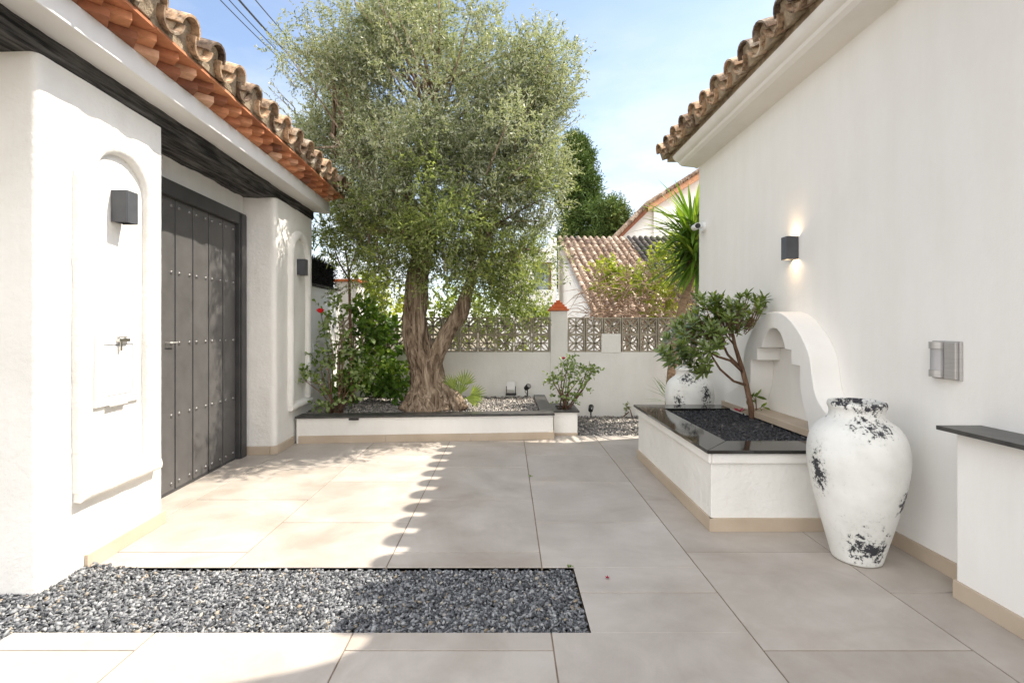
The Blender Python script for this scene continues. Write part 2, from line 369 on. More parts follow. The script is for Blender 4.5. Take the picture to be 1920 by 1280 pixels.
def twigs(centres, radii, per, nleaf, tl, L, W, up=.3, bias=0, gravity=0, tone0=None):
    """sprays of leaves along little twigs spread through balls; returns arrays pos, dir, normal, tone"""
    C = np.repeat(centres, per, 0); R = np.repeat(radii, per); n = len(C)
    T0 = np.repeat(RNG.random(len(centres)) if tone0 is None else tone0, per)
    u = unit(RNG.normal(size=(n, 3))); rad = RNG.random(n)**.5
    base = C+u*(R*rad)[:, None]
    d = unit(u*.9+RNG.normal(size=(n, 3))*.55+np.array([0, 0, up]))
    P_ = np.repeat(base, nleaf, 0); D = np.repeat(d, nleaf, 0); k = np.tile(np.arange(nleaf), n)/nleaf
    tl_ = np.repeat(tl*(0.6+.8*RNG.random(n)), nleaf)
    pos = P_+D*(k*tl_)[:, None]-np.array([0, 0, 1])*(gravity*(k*tl_)**2)[:, None]
    side = unit(RNG.normal(size=pos.shape)); ld = unit(D*.75+side*.8)
    nr = unit(RNG.normal(size=pos.shape)*.8+np.array([0, 0, .9]))
    tone = np.clip(np.repeat(T0, nleaf)*.45+RNG.random(len(pos))*.55+bias, 0, 1)
    return pos, ld, nr, tone, P_[::nleaf], d
def foliage(name, mat, parent, centres, radii, per, nleaf, tl, L, W, kind='quad', **kw):
    pos, ld, nr, tone, b0, d0 = twigs(np.asarray(centres, float), np.asarray(radii, float), per, nleaf, tl, L, W, **kw)
    n = len(pos); LL = L*(.6+.8*RNG.random(n)); WW = W*(.7+.6*RNG.random(n))
    if kind == 'quad': V, Q = leafarr(pos, ld, nr, LL, WW); tt = tone
    else: V, Q = leaf6(pos, ld, nr, LL, WW); tt = np.repeat(tone, 4)
    return npmesh(name, V, Q, tt, mat, parent, smooth=False)
# icosphere template for stones
def ico():
    bm = bmesh.new(); bmesh.ops.create_icosphere(bm, subdivisions=1, radius=1); v = np.array([x.co[:] for x in bm.verts]); f = np.array([[q.index for q in x.verts] for x in bm.faces]); bm.free(); return v, f
IV, IF = ico()
def stones(name, pts, size, mat, parent=None):
    n = len(pts); nv = len(IV)
    S = size*(.55+.75*RNG.random((n, 1, 1)))*np.stack([.85+.6*RNG.random(n), .5+.35*RNG.random(n), .3+.3*RNG.random(n)], 1)[:, None, :]
    V = IV[None]*(1+RNG.normal(size=(n, nv, 1))*.22)*S
    q = unit(RNG.normal(size=(n, 4))*np.array([1.4, .45, .45, 1.0])); w_, x, y, z = q.T
    Rm = np.stack([1-2*(y*y+z*z), 2*(x*y-z*w_), 2*(x*z+y*w_), 2*(x*y+z*w_), 1-2*(x*x+z*z), 2*(y*z-x*w_), 2*(x*z-y*w_), 2*(y*z+x*w_), 1-2*(x*x+y*y)], 1).reshape(n, 3, 3)
    V = np.einsum('nij,nkj->nki', Rm, V)+pts[:, None, :]
    Q = (IF[None]+(np.arange(n)*nv)[:, None, None]).reshape(-1, 3)
    o = npmesh(name, V, Q, np.repeat(RNG.random(n), len(IF)), mat, parent); return o
def bedpts(inside, x0, x1, y0, y1, z, step, layers=2, amp=.006, zf=None):
    out_ = []
    for l in range(layers):
        nx, ny = int((x1-x0)/step)+1, int((y1-y0)/step)+1
        X, Y = np.meshgrid(np.arange(nx)*step+x0, np.arange(ny)*step+y0); X = X.ravel()+RNG.uniform(-.6, .6, X.size)*step; Y = Y.ravel()+RNG.uniform(-.6, .6, Y.size)*step
        k = inside(X, Y); X = X[k]; Y = Y[k]
        Z = z+l*step*.42+RNG.normal(size=X.size)*amp
        if zf is not None: Z = Z+zf(X, Y)
        out_.append(np.stack([X, Y, Z], 1))
    return np.concatenate(out_)
# ================================================================== GROUND
g = MB(); g.add([(-300, -60, -.075), (300, -60, -.075), (300, 600, -.075), (-300, 600, -.075)], [(0, 1, 2, 3)])
struct(build('ground', g, M['ground']))
# paving: running-bond slabs with real joints
LX0, PW, PD = .171, .778, .786
GX1, GY0, GY1 = .328, 1.912, 2.43      # gravel inset
def facex(Y): return -1.9775-.045*Y
slabs = MB(); gap = .0030
bases = MB()
def clip(poly, a, b_, c_):             # keep a*x+b*y<=c
    o_ = []
    for i in range(len(poly)):
        p, q = poly[i], poly[(i+1) % len(poly)]; dp, dq = a*p[0]+b_*p[1]-c_, a*q[0]+b_*q[1]-c_
        if dp <= 0: o_.append(p)
        if dp*dq < 0: k = dp/(dp-dq); o_.append((p[0]+(q[0]-p[0])*k, p[1]+(q[1]-p[1])*k))
    return o_
for k in range(-6, 5):
    xa, xb = LX0+k*PW+gap, LX0+(k+1)*PW-gap; off = 0 if k % 2 == 0 else .393
    for j in range(-5, 6):
        ya, yb = 2.2-.786+off+j*PD+gap-.786*0, 2.2+off+j*PD-gap
        rects = [(xa, ya, xb, yb)]
        for (hx0, hx1, hy0, hy1) in [(-9, GX1, GY0, GY1), (-9, -1.943, -9, GY1)]:
            nr_ = []
            for (a0, b0, a1, b1) in rects:
                if a1 <= hx0 or a0 >= hx1 or b1 <= hy0 or b0 >= hy1: nr_.append((a0, b0, a1, b1)); continue
                if b0 < hy0: nr_.append((a0, b0, a1, hy0))
                if b1 > hy1: nr_.append((a0, hy1, a1, b1))
                if a1 > hx1: nr_.append((hx1, max(b0, hy0), a1, min(b1, hy1)))
                if a0 < hx0: nr_.append((a0, max(b0, hy0), hx0, min(b1, hy1)))
            rects = nr_
        tn = random.random()
        for (a0, b0, a1, b1) in rects:
            poly = [(a0, b0), (a1, b0), (a1, b1), (a0, b1)]
            if b0 >= GY1-.01: poly = clip(poly, -1, -.045, 2.50)
            poly = clip(poly, 0, 1, 5.365)
            if len(poly) < 3: continue
            slabs.prism(poly, -.02, 0, tone=tn)
pav = build('paving', slabs, M['paving'], bevel=.0012, bseg=1); struct(pav)
gr = MB()
for (x0, y0, x1, y1) in [(GX1, -2, 3.2, 5.36), (-1.94, -2, GX1, GY0), (-2.9, GY1, GX1, 5.36)]: gr.box(x0, y0, -.05, x1, y1, -.0035)
struct(build('paving_joints', gr, M['grout']))
gb = MB(); gb.add([(-4, -2, -.052), (.4, -2, -.052), (.4, 2.5, -.052), (-4, 2.5, -.052)], [(0, 1, 2, 3)])
gb.add([(.4, 5.2, -.052), (4, 5.2, -.052), (4, 8, -.052), (.4, 8, -.052)], [(0, 1, 2, 3)])
struct(build('gravel_bed_base', gb, M['soil']))
def ins(X, Y): return ((X < GX1-.006) & (Y > GY0+.005) & (Y < GY1+.001) & (X > -2.75)) | ((X < -1.95) & (Y > 1.4) & (Y < GY1) & (X > -2.75))
heap = lambda X, Y: .035*np.clip((-1.80-X)/.25, 0, 1)*np.clip((Y-1.95)/.15, 0, 1)
pts = bedpts(ins, -2.75, GX1, 1.4, GY1, -.024, .0118, 2, .005, heap)
k = ~((pts[:, 0] < facex(pts[:, 1])-.03) & (pts[:, 1] > 2.2))
tag(stones('gravel', pts[k], .0106, M['gravel']), 'grey gravel strip set into the beige paving beside the arched pillar', 'gravel', kind='stuff')
pts = bedpts(lambda X, Y: (X > .795) | (Y > 5.9), .5, 3.4, 5.375, 6.58, -.03, .022, 2, .006)
tag(stones('gravel', pts, .018, M['gravel_pale']), 'gravel at the foot of the back garden wall behind the long planter', 'gravel', kind='stuff')
# ================================================================== LEFT GATE BUILDING
sh = lambda u, Y, z: (facex(Y)+u, Y, z)
GH = thing('gate_house', sh(0, 2.6, 0), 'white stuccoed gate building with two arched pillars, black beam and terracotta tiled eaves', 'building')
def rounded(poly_pts, radii, seg=6):
    o_ = []
    n = len(poly_pts)
    for i, (p, r) in enumerate(zip(poly_pts, radii)):
        if r == 0: o_.append(p); continue
        p = Vector(p); a = (Vector(poly_pts[i-1])-p).normalized(); c = (Vector(poly_pts[(i+1) % n])-p).normalized()
        A, B = p+a*r, p+c*r
        for k in range(seg+1):
            q = k/seg; o_.append(tuple((1-q)**2*A+2*q*(1-q)*p+q*q*B))
    return o_
def wallcol(poly, z0, z1, nz=130, amp=.004):
    """vertical prism with slightly wavy hand-trowelled faces"""
    mb = MB(); n = len(poly)
    for k in range(nz+1):
        z = z0+(z1-z0)*k/nz
        for (x, y) in poly:
            a = mnoise.noise(Vector((x*3, y*3, z*2.2)))*amp+mnoise.noise(Vector((x*9, y*9, z*8)))*amp*.35+mnoise.noise(Vector((x*40, y*40, z*34)))*amp*.42
            mb.v.append((x+a, y-a*.7, z))
    for k in range(nz):
        for i in range(n): j = (i+1) % n; mb.f.append((k*n+i, k*n+j, (k+1)*n+j, (k+1)*n+i))
    mb.f.append(tuple(range(n))[::-1]); mb.f.append(tuple(range(nz*n, nz*n+n))); mb.t = [.5]*len(mb.f)
    return mb
def dense(poly, step=.02):
    o_ = []
    for i in range(len(poly)):
        p, q = Vector(poly[i]), Vector(poly[(i+1) % len(poly)]); k = max(1, int((q-p).length/step))
        o_ += [tuple(p.lerp(q, j/k)) for j in range(k)]
    return o_
ZB = 2.41
p1 = rounded([(-1.4, 2.19), (0, 2.14), (0, 2.97), (-1.4, 2.97)], [0, .038, .008, 0])
build('pillar', wallcol(dense(p1), -.06, ZB).map(sh), M['stucco_rough'], GH, smooth=True, auto=50)
p2 = rounded([(-.9, 4.56), (0, 4.58), (0, 5.54), (-.9, 5.54)], [0, .05, .01, 0])
build('pillar', wallcol(dense(p2), -.06, ZB+.01).map(sh), M['stucco_rough'], GH, smooth=True, auto=50)
mb = MB(); mb.box(-.50, 2.97, 2.235, -.30, 4.565, 2.44); mb.box(-.5, 2.97, 0, -.31, 3.06, 2.235)
build('lintel_wall', mb.map(sh), M['stucco'], GH)
# charred beam with a hewn, wavy face
def beam():
    mb = MB(); n = 90; prof = [(-.34, 0), (-.17, -.004), (.0, 0), (.012, .03), (.008, .07), (.01, .1), (-.34, .1)]
    for i in range(n+1):
        Y = .6+(5.56-.6)*i/n
        for j, (u, z) in enumerate(prof):
            a = mnoise.noise(Vector((u*14, Y*2.2, z*25+3)))*.016+mnoise.noise(Vector((u*30, Y*9, z*60)))*.010
            mb.v.append((u+(a if j in (2, 3, 4, 5) else 0), Y, ZB-.002+z+(a*1.0 if j in (0, 1, 2) else 0)+.004))
    m_ = len(prof)
    for i in range(n):
        for j in range(m_): k = (j+1) % m_; mb.f.append((i*m_+j, i*m_+k, (i+1)*m_+k, (i+1)*m_+j))
    mb.f += [tuple(range(m_)), tuple(range(n*m_, n*m_+m_))[::-1]]; mb.t = [.5]*len(mb.f); return mb
build('beam', beam().map(sh), M['beam'], GH, smooth=True, auto=45)
# fascia with a coved underside
mb = MB(); mb.prism([(-.9, 2.514), (.01, 2.508), (.06, 2.505), (.12, 2.500), (.178, 2.497), (.182, 2.501), (.182, 2.612), (-.9, 2.612)], .6, 5.60, 'y')
build('fascia', mb.map(sh), M['fascia'], GH)
# sawtooth brick course
mb = MB()
for c_, (zt, uo, o_) in enumerate(((2.614, .258, 0), (2.653, .300, .085))):
    y = .7+o_
    while y < 5.55:
        j = random.uniform(-.005, .005); ub = .178+c_*.035
        mb.prism([(.12, y-.083), (ub, y-.083), (uo+j, y), (ub, y+.083), (.12, y+.083)], zt, zt+.037, 'z', random.random()); y += .17
y = .7
while y < 5.58:
    mb.box(.10, y+.001, 2.6915, .322+random.uniform(-.005, .005), y+.248, 2.706, random.random()); y += .25
build('brick_course', mb.map(sh), M['brick'], GH)
def rooftiles(cover, chan, mort, o, A, U, n, rows, pitch=.25, r=.088, L=.42, course=.33, jit=.012, seg=8, drop=.012, chan_out=.0):
    """o: eave point, A: unit along eave, U: unit up the slope. Half-round covers over half-round channels."""
    A, U = Vector(A).normalized(), Vector(U).normalized(); Nn = A.cross(U)
    if Nn.z < 0: Nn = -Nn
    o = Vector(o)
    def tile(mb, base, r0, r1, ln, sgn, tn, th=.013):
        vs = []
        rl = random.uniform(-.03, .03)
        for (d, rr) in ((0, r0), (ln, r1)):
            for tk in (0, th):
                for k in range(seg+1):
                    a = PI*k/seg
                    vs.append(base+U*d+A*(math.cos(a)*(rr-tk)+rl*d)+Nn*(sgn*math.sin(a)*(rr-tk)))
        m_ = seg+1; fs = []
        for k in range(seg):
            fs += [(k, k+1, 2*m_+k+1, 2*m_+k), (m_+k, 3*m_+k, 3*m_+k+1, m_+k+1), (k, m_+k, m_+k+1, k+1), (2*m_+k, 2*m_+k+1, 3*m_+k+1, 3*m_+k)]
        fs += [(0, 2*m_, 3*m_, m_), (seg, m_+seg, 3*m_+seg, 2*m_+seg)]
        mb.add(vs, fs, tn)
    for i in range(n):
        for q in range(rows):
            jj = lambda: random.uniform(-jit, jit)
            b0 = o+A*(i*pitch+jj())+U*(q*course+jj())+Nn*(q*drop)
            tile(cover, b0+Nn*(.055+abs(jj())*.5), r*random.uniform(.95, 1.06), r*.82, L, 1, random.random())
            tile(chan, b0+A*(pitch/2)+U*(chan_out)+Nn*.062, r*1.0, r*.84, L, -1, random.random())
        if mort is not None:   # clumps of mortar packed under each cover end
            c = o+A*(i*pitch)+U*.035+Nn*.055; vs = []; sg = 9
            for d in (0, .1):
                for k in range(sg+1):
                    a = PI*k/sg; rr = r*.80*(1+random.uniform(-.12, .05)); vs.append(c+U*(d+random.uniform(-.008, .012))+A*math.cos(a)*rr+Nn*(math.sin(a)*rr))
                for k in (1, 0): vs.append(c+U*(d+random.uniform(-.006, .006))+A*(r*.8*(1 if k == 0 else -1))*1.25+Nn*(-.085))
            m_ = sg+3; mort.add(vs, [tuple(range(m_)), tuple(range(m_, 2*m_))[::-1]]+[(k, (k+1) % m_, m_+(k+1) % m_, m_+k) for k in range(m_)])
cv, mo = MB(), MB()
sl = math.radians(17)
eo = Vector(sh(.355, 5.70, 2.742)); Aeave = Vector((.045, -1, 0)).normalized(); Uv = (Vector((-1, -.045, 0)).normalized()*math.cos(sl)+Vector((0, 0, math.sin(sl)))).normalized()
rooftiles(cv, cv, mo, eo, Aeave, Uv, 20, 4, .255, .088)
for i in range(0, 40):                         # rough mortar band between brick course and tiles
    y0 = 5.62-i*.128; a = random.uniform(-.008, .012); mo.box(.10, y0-.126, 2.7075, .305+a, y0, 2.735+random.uniform(-.004, .02))
v_sh = mo.v
build('roof_tiles', cv, M['tile'], GH, smooth=True, auto=50)
# mortar: boxes are in (u,Y,z) while clumps are in world space -> convert the boxes only
nb = 40*8; mo.v = mo.v[:-nb]+[sh(*p) for p in mo.v[-nb:]]
build('mortar', mo, M['mortar'], GH, bevel=.004)
mb = MB(); mb.prism([(-1.5, 2.613), (.1, 2.613), (.1, 2.71), (-1.5, 3.2)], .62, 5.54, 'y')
build('roof_deck', mb.map(sh), M['stucco_old'], GH)
# skirting
def lwall(name, pts2, h, th, mat, parent, z0=0.0):
    """strip of skirting following a polyline; outward = right-hand side"""
    mb = MB()
    for (p, q) in zip(pts2[:-1], pts2[1:]):
        p, q = Vector(p), Vector(q); d = (q-p).normalized(); nrm = Vector((d.y, -d.x)); Ln = (q-p).length; nseg = max(1, round(Ln/.78))
        for k in range(nseg):
            a, b_ = p+d*(Ln*k/nseg+(.0008 if k else -.0)), p+d*(Ln*(k+1)/nseg-.0008)
            mb.prism([tuple(a-nrm*.01), tuple(a+nrm*th), tuple(b_+nrm*th), tuple(b_-nrm*.01)], z0, z0+h)
    return build(name, mb, mat, parent, bevel=.0015, bseg=1)
lwall('skirting', [sh(0.005, 2.395, 0)[:2], sh(.005, 2.985, 0)[:2]], .078, .014, M['skirt'], GH)
lwall('skirting', [sh(-.30, 4.555, 0)[:2], sh(-.045, 4.562, 0)[:2]], .078, .012, M['skirt'], GH)
lwall('skirting', [sh(-.047, 4.562, 0)[:2], sh(.0, 4.62, 0)[:2]], .078, .012, M['skirt'], GH)
lwall('skirting', [sh(.002, 4.622, 0)[:2], sh(.002, 5.0, 0)[:2]], .078, .014, M['skirt'], GH)
# arched relief mouldings
def niche(yc, hw=.272, ztop=2.19, zbot=.40):
    mb = MB(); r = hw-.035; path = []
    zc = ztop-.035-r
    for k in range(12): path.append((yc-r, zbot+(zc-zbot)*k/12))
    for k in range(17): a = PI-PI*k/16; path.append((yc+r*math.cos(a), zc+r*math.sin(a)))
    for k in range(1, 13): path.append((yc+r, zc-(zc-zbot)*k/12))
    W, H = .046, .044; prof = [(-W, -.012), (-W*.95, H*.55), (-W*.6, H*.93), (0, H), (W*.6, H*.93), (W*.95, H*.55), (W, -.012)]
    m_ = len(prof)
    for i, (y, z) in enumerate(path):
        y0, z0 = path[max(i-1, 0)]; y1, z1 = path[min(i+1, len(path)-1)]; d = Vector((y1-y0, z1-z0)).normalized(); nn = Vector((-d.y, d.x))
        for (w_, h_) in prof:
            a = 1+.16*mnoise.noise(Vector((y*9, z*9, w_*30+yc)))
            mb.v.append((h_*a if h_ > 0 else h_, y+nn.x*w_*a, z+nn.y*w_*a))
    for i in range(len(path)-1):
        for j in range(m_-1): mb.f.append((i*m_+j, i*m_+j+1, (i+1)*m_+j+1, (i+1)*m_+j))
    mb.t = [.5]*len(mb.f)
    build('niche_moulding', mb.map(sh), M['stucco_rough'], GH, smooth=True)
    mb = MB(); n = 14; sec = [(-.01, -.03), (.035, -.034), (.052, -.022), (.056, 0), (.05, .022), (.03, .036), (-.01, .04)]
    for i in range(n+1):
        y = yc-hw-.005+(2*hw+.02)*i/n
        for (u, z) in sec:
            a = 1+.10*mnoise.noise(Vector((y*9, z*20, yc)))
            mb.v.append((u*a, y, zbot-.012+z*a))
    m_ = len(sec)
    for i in range(n):
        for j in range(m_): k = (j+1) % m_; mb.f.append((i*m_+j, i*m_+k, (i+1)*m_+k, (i+1)*m_+j))
    mb.f += [tuple(range(m_)), tuple(range(n*m_, n*m_+m_))]; mb.t = [.5]*len(mb.f)
    build('niche_sill', mb.map(sh), M['stucco_rough'], GH, smooth=True, auto=50)
niche(2.61); niche(5.145)
# meter box hatch
mb = MB()
ya, yb, za, zb = 2.447, 2.765, .79, 1.165
for (a, b_, c, d) in [(ya, yb, za, za+.045), (ya, yb, zb-.06, zb), (ya, ya+.055, za+.045, zb-.06), (yb-.055, yb, za+.045, zb-.06)]: mb.box(-.005, a, c, .016, b_, d)
hb = build('meter_hatch', mb.map(sh), M['whiteplastic'], GH, bevel=.002)
mb = MB(); mb.box(-.005, ya+.059, za+.049, .014, yb-.059, zb-.064); build('hatch_panel', mb.map(sh), M['whiteplastic'], hb, bevel=.002)
mb = MB(); mb.box(.016, 2.585, 1.118, .034, 2.665, 1.135); mb.box(.016, 2.598, 1.07, .030, 2.612, 1.12); mb.tube([(.02, 2.59, 1.145), (.034, 2.625, 1.147), (.02, 2.66, 1.145)], .006, 6)
build('hatch_lock', mb.map(sh), M['chrome'], hb, bevel=.002)
mb = MB(); mb.tube([(.018, 2.53, .783), (.018, 2.66, .783)], .007, 8); build('hatch_hinge', mb.map(sh), M['steel'], hb, smooth=True, auto=50)
# gate
GU = -.285
gate = build('door_frame', (lambda mb: (mb.box(GU-.05, 4.405, 0, GU+.035, 4.53, 2.235), mb.box(GU-.05, 3.06, 2.125, GU+.035, 4.405, 2.235), mb.box(GU-.05, 3.06, .0, GU+.0, 4.405, .02), mb.box(GU+.035, 4.425, 0, GU+.047, 4.515, 2.22), mb.map(sh)) and mb)(MB()), M['gate_dark'], GH, bevel=.004)
mb = MB(); edges = [3.075, 3.115, 3.33, 3.545, 3.76, 3.975, 4.19, 4.402]
for a, b_ in zip(edges[:-1], edges[1:]):
    mb.box(GU-.03, a+.009, .022, GU, b_-.009, 2.122)
    mb.box(GU-.035, b_-.009, .022, GU-.014, b_+.009, 2.122); mb.box(GU-.0135, b_-.003, .022, GU-.004, b_+.003, 2.122)
door = build('door', mb.map(sh), M['gate'], GH, bevel=.004)
st0 = None
for a, b_ in zip(edges[1:-1], edges[2:]):
    for z in (.07, .56, 1.08, 1.59, 2.07):
        for y in (a+.045, b_-.045):
            if st0 is None:
                mb = MB(); vs = []; sg = 10
                for (rr, h) in ((.0135, 0), (.012, .006), (.0065, .0105)):
                    for k in range(sg): vs.append((h, rr*math.cos(2*PI*k/sg), rr*math.sin(2*PI*k/sg)))
                mb.add(vs, [(i*sg+k, i*sg+(k+1) % sg, (i+1)*sg+(k+1) % sg, (i+1)*sg+k) for i in range(2) for k in range(sg)]+[tuple(range(2*sg, 3*sg))])
                st0 = build('stud', mb, M['stud'], None, smooth=True); so2 = st0
            else: so2 = st0.copy(); COL.objects.link(so2)
            so2.parent = door; so2.location = Vector(sh(GU-.0005, y, z))-rootloc(door)
mb = MB(); mb.tube([(GU, 3.44, 1.085), (GU+.03, 3.44, 1.085), (GU+.034, 3.52, 1.085)], .004, 8)
build('handle', mb.map(sh), M['steel'], door, smooth=True, auto=45)
# ================================================================== WALL LAMPS
def lamp(loc, dirx, label, lit, mapf=None):
    r = thing('wall_lamp', loc, label, 'wall lamp', 'square up and down wall lamps')
    x, y, z = loc; mb = MB(); w_, d0, d1, h = .04, .0, .087, .084
    X0, X1 = x+dirx*.004, x+dirx*d1
    for (a, b_, c, d) in [(min(X0, X1), max(X0, X1), y-w_, y-w_+.004), (min(X0, X1), max(X0, X1), y+w_-.004, y+w_)]: mb.box(a, c, z-h, b_, d, z+h)
    mb.box(X1-.002, y-w_+.004, z-h, X1+.002, y+w_-.004, z+h); mb.box(X0-.003, y-w_+.004, z-h+.004, X0+.003, y+w_-.004, z+h-.004)
    mb.box(min(X0, X1)+.003, y-w_+.004, z-.06, max(X0, X1)-.002, y+w_-.004, z+.06)
    build('housing', mb, M['lamp'], r, bevel=.001, bseg=1)
    for s in (1, -1):
        mb = MB(); mb.lathe([(.028, 0), (.028, .004)], (x+dirx*.045, y, z+s*.0615-(0 if s > 0 else .004)), 20)
        build('lens', mb, M['led'] if lit else M['lens_off'], r)
        if lit:
            ld = bpy.data.lights.new('bulb', 'SPOT'); lo = bpy.data.objects.new('bulb', ld); COL.objects.link(lo); lo.parent = r
            ld.energy = .32; ld.color = (1, .62, .32); ld.spot_size = math.radians(75); ld.spot_blend = .8; ld.shadow_soft_size = .012
            lo.location = (dirx*.045, 0, s*.075); lo.rotation_euler = (0 if s < 0 else PI, 0, 0)
    return r
lamp(sh(.0, 2.605, 1.835), 1, 'anthracite square wall lamp inside the arch of the near pillar left of the gate', False)
lamp(sh(.0, 5.13, 1.822), 1, 'anthracite square wall lamp on the far pillar dappled with tree shade', False)
lamp((2.13, 3.60, 1.777), -1, 'lit anthracite wall lamp glowing warm on the right house wall above the arch', True)
# ================================================================== RIGHT HOUSE
HW = 2.13
RH = thing('white_house', (2.13, 4, 0), 'white rendered house wall on the right under a projecting cornice of old roof tiles', 'house')
mb = MB(); mb.box(HW, -3, -.06, HW+5, 5.43, 3.02); build('wall', mb, M['stucco_smooth'], RH, bevel=.012)
# cornice: moulded profile, returned at the far end
prof = [(0, 2.972), (-.03, 2.985), (-.17, 3.0), (-.20, 3.02), (-.212, 3.04), (-.225, 3.045), (-.25, 3.06), (-.268, 3.085), (-.275, 3.11), (.3, 3.16)]
mb = MB(); mb.prism([(HW+a, z) for a, z in prof][::-1], 2.35, 5.48, 'y'); build('cornice', mb, M['stucco_smooth'], RH, smooth=True, auto=25)
mb = MB(); mb.box(HW+.0, 5.43, 2.985, HW+4.8, 5.70, 3.1); mb.box(HW-.27, 5.481, 3.01, HW+.0, 5.70, 3.10); 
cv, mo = MB(), MB()
sl = math.radians(18)
rooftiles(cv, cv, mo, (1.765, 5.62, 3.158), (0, -1, 0), (math.cos(sl), 0, math.sin(sl)), 13, 6, .252, .092, jit=.01)
build('roof_tiles', cv, M['tile'], RH, smooth=True, auto=50)
mo.box(1.86, 2.4, 3.112, 2.5, 5.68, 3.17); build('mortar', mo, M['mortar'], RH, bevel=.004)
mb = MB(); mb.prism([(1.95, 3.171), (2.6, 3.171), (6.9, 4.4), (6.9, 4.55)], 2.36, 5.66, 'y'); build('roof_deck', mb, M['stucco_old'], RH)
# near porch roof above the photographer, whose curved edge throws the shade in the foreground
ZC = 3.4; dx, dy = SUN.x/SUN.z*ZC, SUN.y/SUN.z*ZC
edge = [(-.05, 1.96), (-.22, 1.915), (-.30, 1.88), (-.45, 1.81), (-.66, 1.72), (-.9, 1.645), (-1.25, 1.56), (-1.5, 1.5), (-1.5, -.6), (2.6, -.6), (2.6, 2.0)]
mb = MB(); mb.prism([(a+dx, b_+dy) for a, b_ in edge][::-1], ZC, ZC+.14); build('porch_roof', mb, M['stucco_smooth'], RH)
lwall('skirting', [(HW, 5.3), (HW, 2.185)], .078, .013, M['skirt'], RH)
# low wall with black top
LW = thing('low_wall', (2.06, 1.5, 0), 'low white wall with a thin black stone top at the right edge', 'wall')
mb = MB(); mb.box(1.99, -1, -.05, HW-.002, 2.162, .737); build('wall', mb, M['stucco_smooth'], LW, bevel=.008)
mb = MB(); mb.box(1.925, -1, .7385, HW-.002, 2.19, .757); build('coping', mb, M['slate'], LW, bevel=.002)
lwall('skirting', [(1.99, 2.165), (1.99, -1)], .078, .013, M['skirt'], LW)
# arched wall niche
AY = 3.58
ns = thing('wall_niche', (2.04, AY, .48), 'white bell-shaped arch with a stepped keyhole recess on the right wall', 'niche')
outp = [(0, 1.308), (.06, 1.305), (.11, 1.294), (.17, 1.270), (.23, 1.236), (.286, 1.190), (.34, 1.14), (.384, 1.086), (.415, 1.04), (.438, .99), (.452, .93), (.464, .865), (.48, .80), (.503, .755), (.535, .715), (.573, .685), (.64, .655), (.72, .63), (.80, .60), (.80, .47)]
inp = [(0, 1.188), (.05, 1.18), (.09, 1.155), (.12, 1.117), (.142, 1.075), (.153, 1.038), (.227, 1.035), (.227, .936), (.325, .934), (.327, .82), (.338, .75), (.358, .69), (.385, .635), (.41, .585), (.42, .53), (.42, .47)]
poly = [(AY-a, z) for a, z in outp[::-1]]+[(AY+a, z) for a, z in outp[1:]]+[(AY+a, z) for a, z in inp[::-1]]+[(AY-a, z) for a, z in inp[1:]]
mb = MB(); mb.prism(poly, 1.95, HW+.002, 'x'); build('arch', mb, M['stucco_smooth'], ns, bevel=.006, smooth=True, auto=30)
mb = MB(); mb.box(1.942, 2.84, .4845, HW-.003, 4.43, .530); build('ledge', mb, M['skirt'], ns, bevel=.003)
# ================================================================== RIGHT PLANTER
RP = thing('raised_planter', (1.66, 3.65, 0), 'low white planter box with polished black granite rim beside the right wall', 'planter')
X0, X1, Y0, Y1 = 1.195, HW-.003, 2.861, 4.454
mb = MB(); mb.prism([(X0, Y0), (X1, Y0), (X1, Y0+.12), (X0+.12, Y0+.12), (X0+.12, Y1-.12), (X1, Y1-.12), (X1, Y1), (X0, Y1)], -.01, .461)
build('wall', mb, M['stucco_rough'], RP, bevel=.004)
mb = MB(); mb.box(X0-.02, Y0-.02, .398, X0-.002, Y1+.015, .459); mb.box(X0-.002, Y0-.02, .398, X1, Y0-.002, .459); build('band', mb, M['stucco'], RP, bevel=.008)
mb = MB(); a0, b0 = 1.158, 2.822
I0, J0, I1, J1 = 1.371, 3.06, 1.955, 4.27
g2 = .0008
mb.prism([(a0, b0), (X1, b0), (X1, J0-g2), (I0+g2, J0-g2)], .4625, .4825); mb.prism([(a0, b0+.001), (I0-g2, J0), (I0-g2, J1), (a0, 4.485)], .4625, .4825)
mb.prism([(I0, J1+g2), (X1, J1+g2), (X1, 4.485), (a0+.001, 4.485)], .4625, .4825)
build('coping', mb, M['granite'], RP, bevel=.0022)
lwall('skirting', [(X0, Y1+.01), (X0, Y0-.012)], .078, .013, M['skirt'], RP)
lwall('skirting', [(X0-.012, Y0), (X1, Y0)], .078, .013, M['skirt'], RP)
mb = MB(); mb.add([(1.3, 3, .425), (HW-.01, 3, .425), (HW-.01, 4.4, .425), (1.3, 4.4, .425)], [(0, 1, 2, 3)]); build('soil', mb, M['soil'], RP)
pts = bedpts(lambda X, Y: (X > I0-.02) & (X < I1+.02) & (Y > J0-.015) & (Y < J1+.015), 1.34, 1.98, 3.03, 4.3, .432, .0155, 3, .004, lambda X, Y: .018*np.clip((X-1.5)/.4, 0, 1))
tag(stones('gravel', pts, .013, M['gravel_black']), 'black gravel filling the granite rimmed planter under the leaning shrub', 'gravel', kind='stuff')
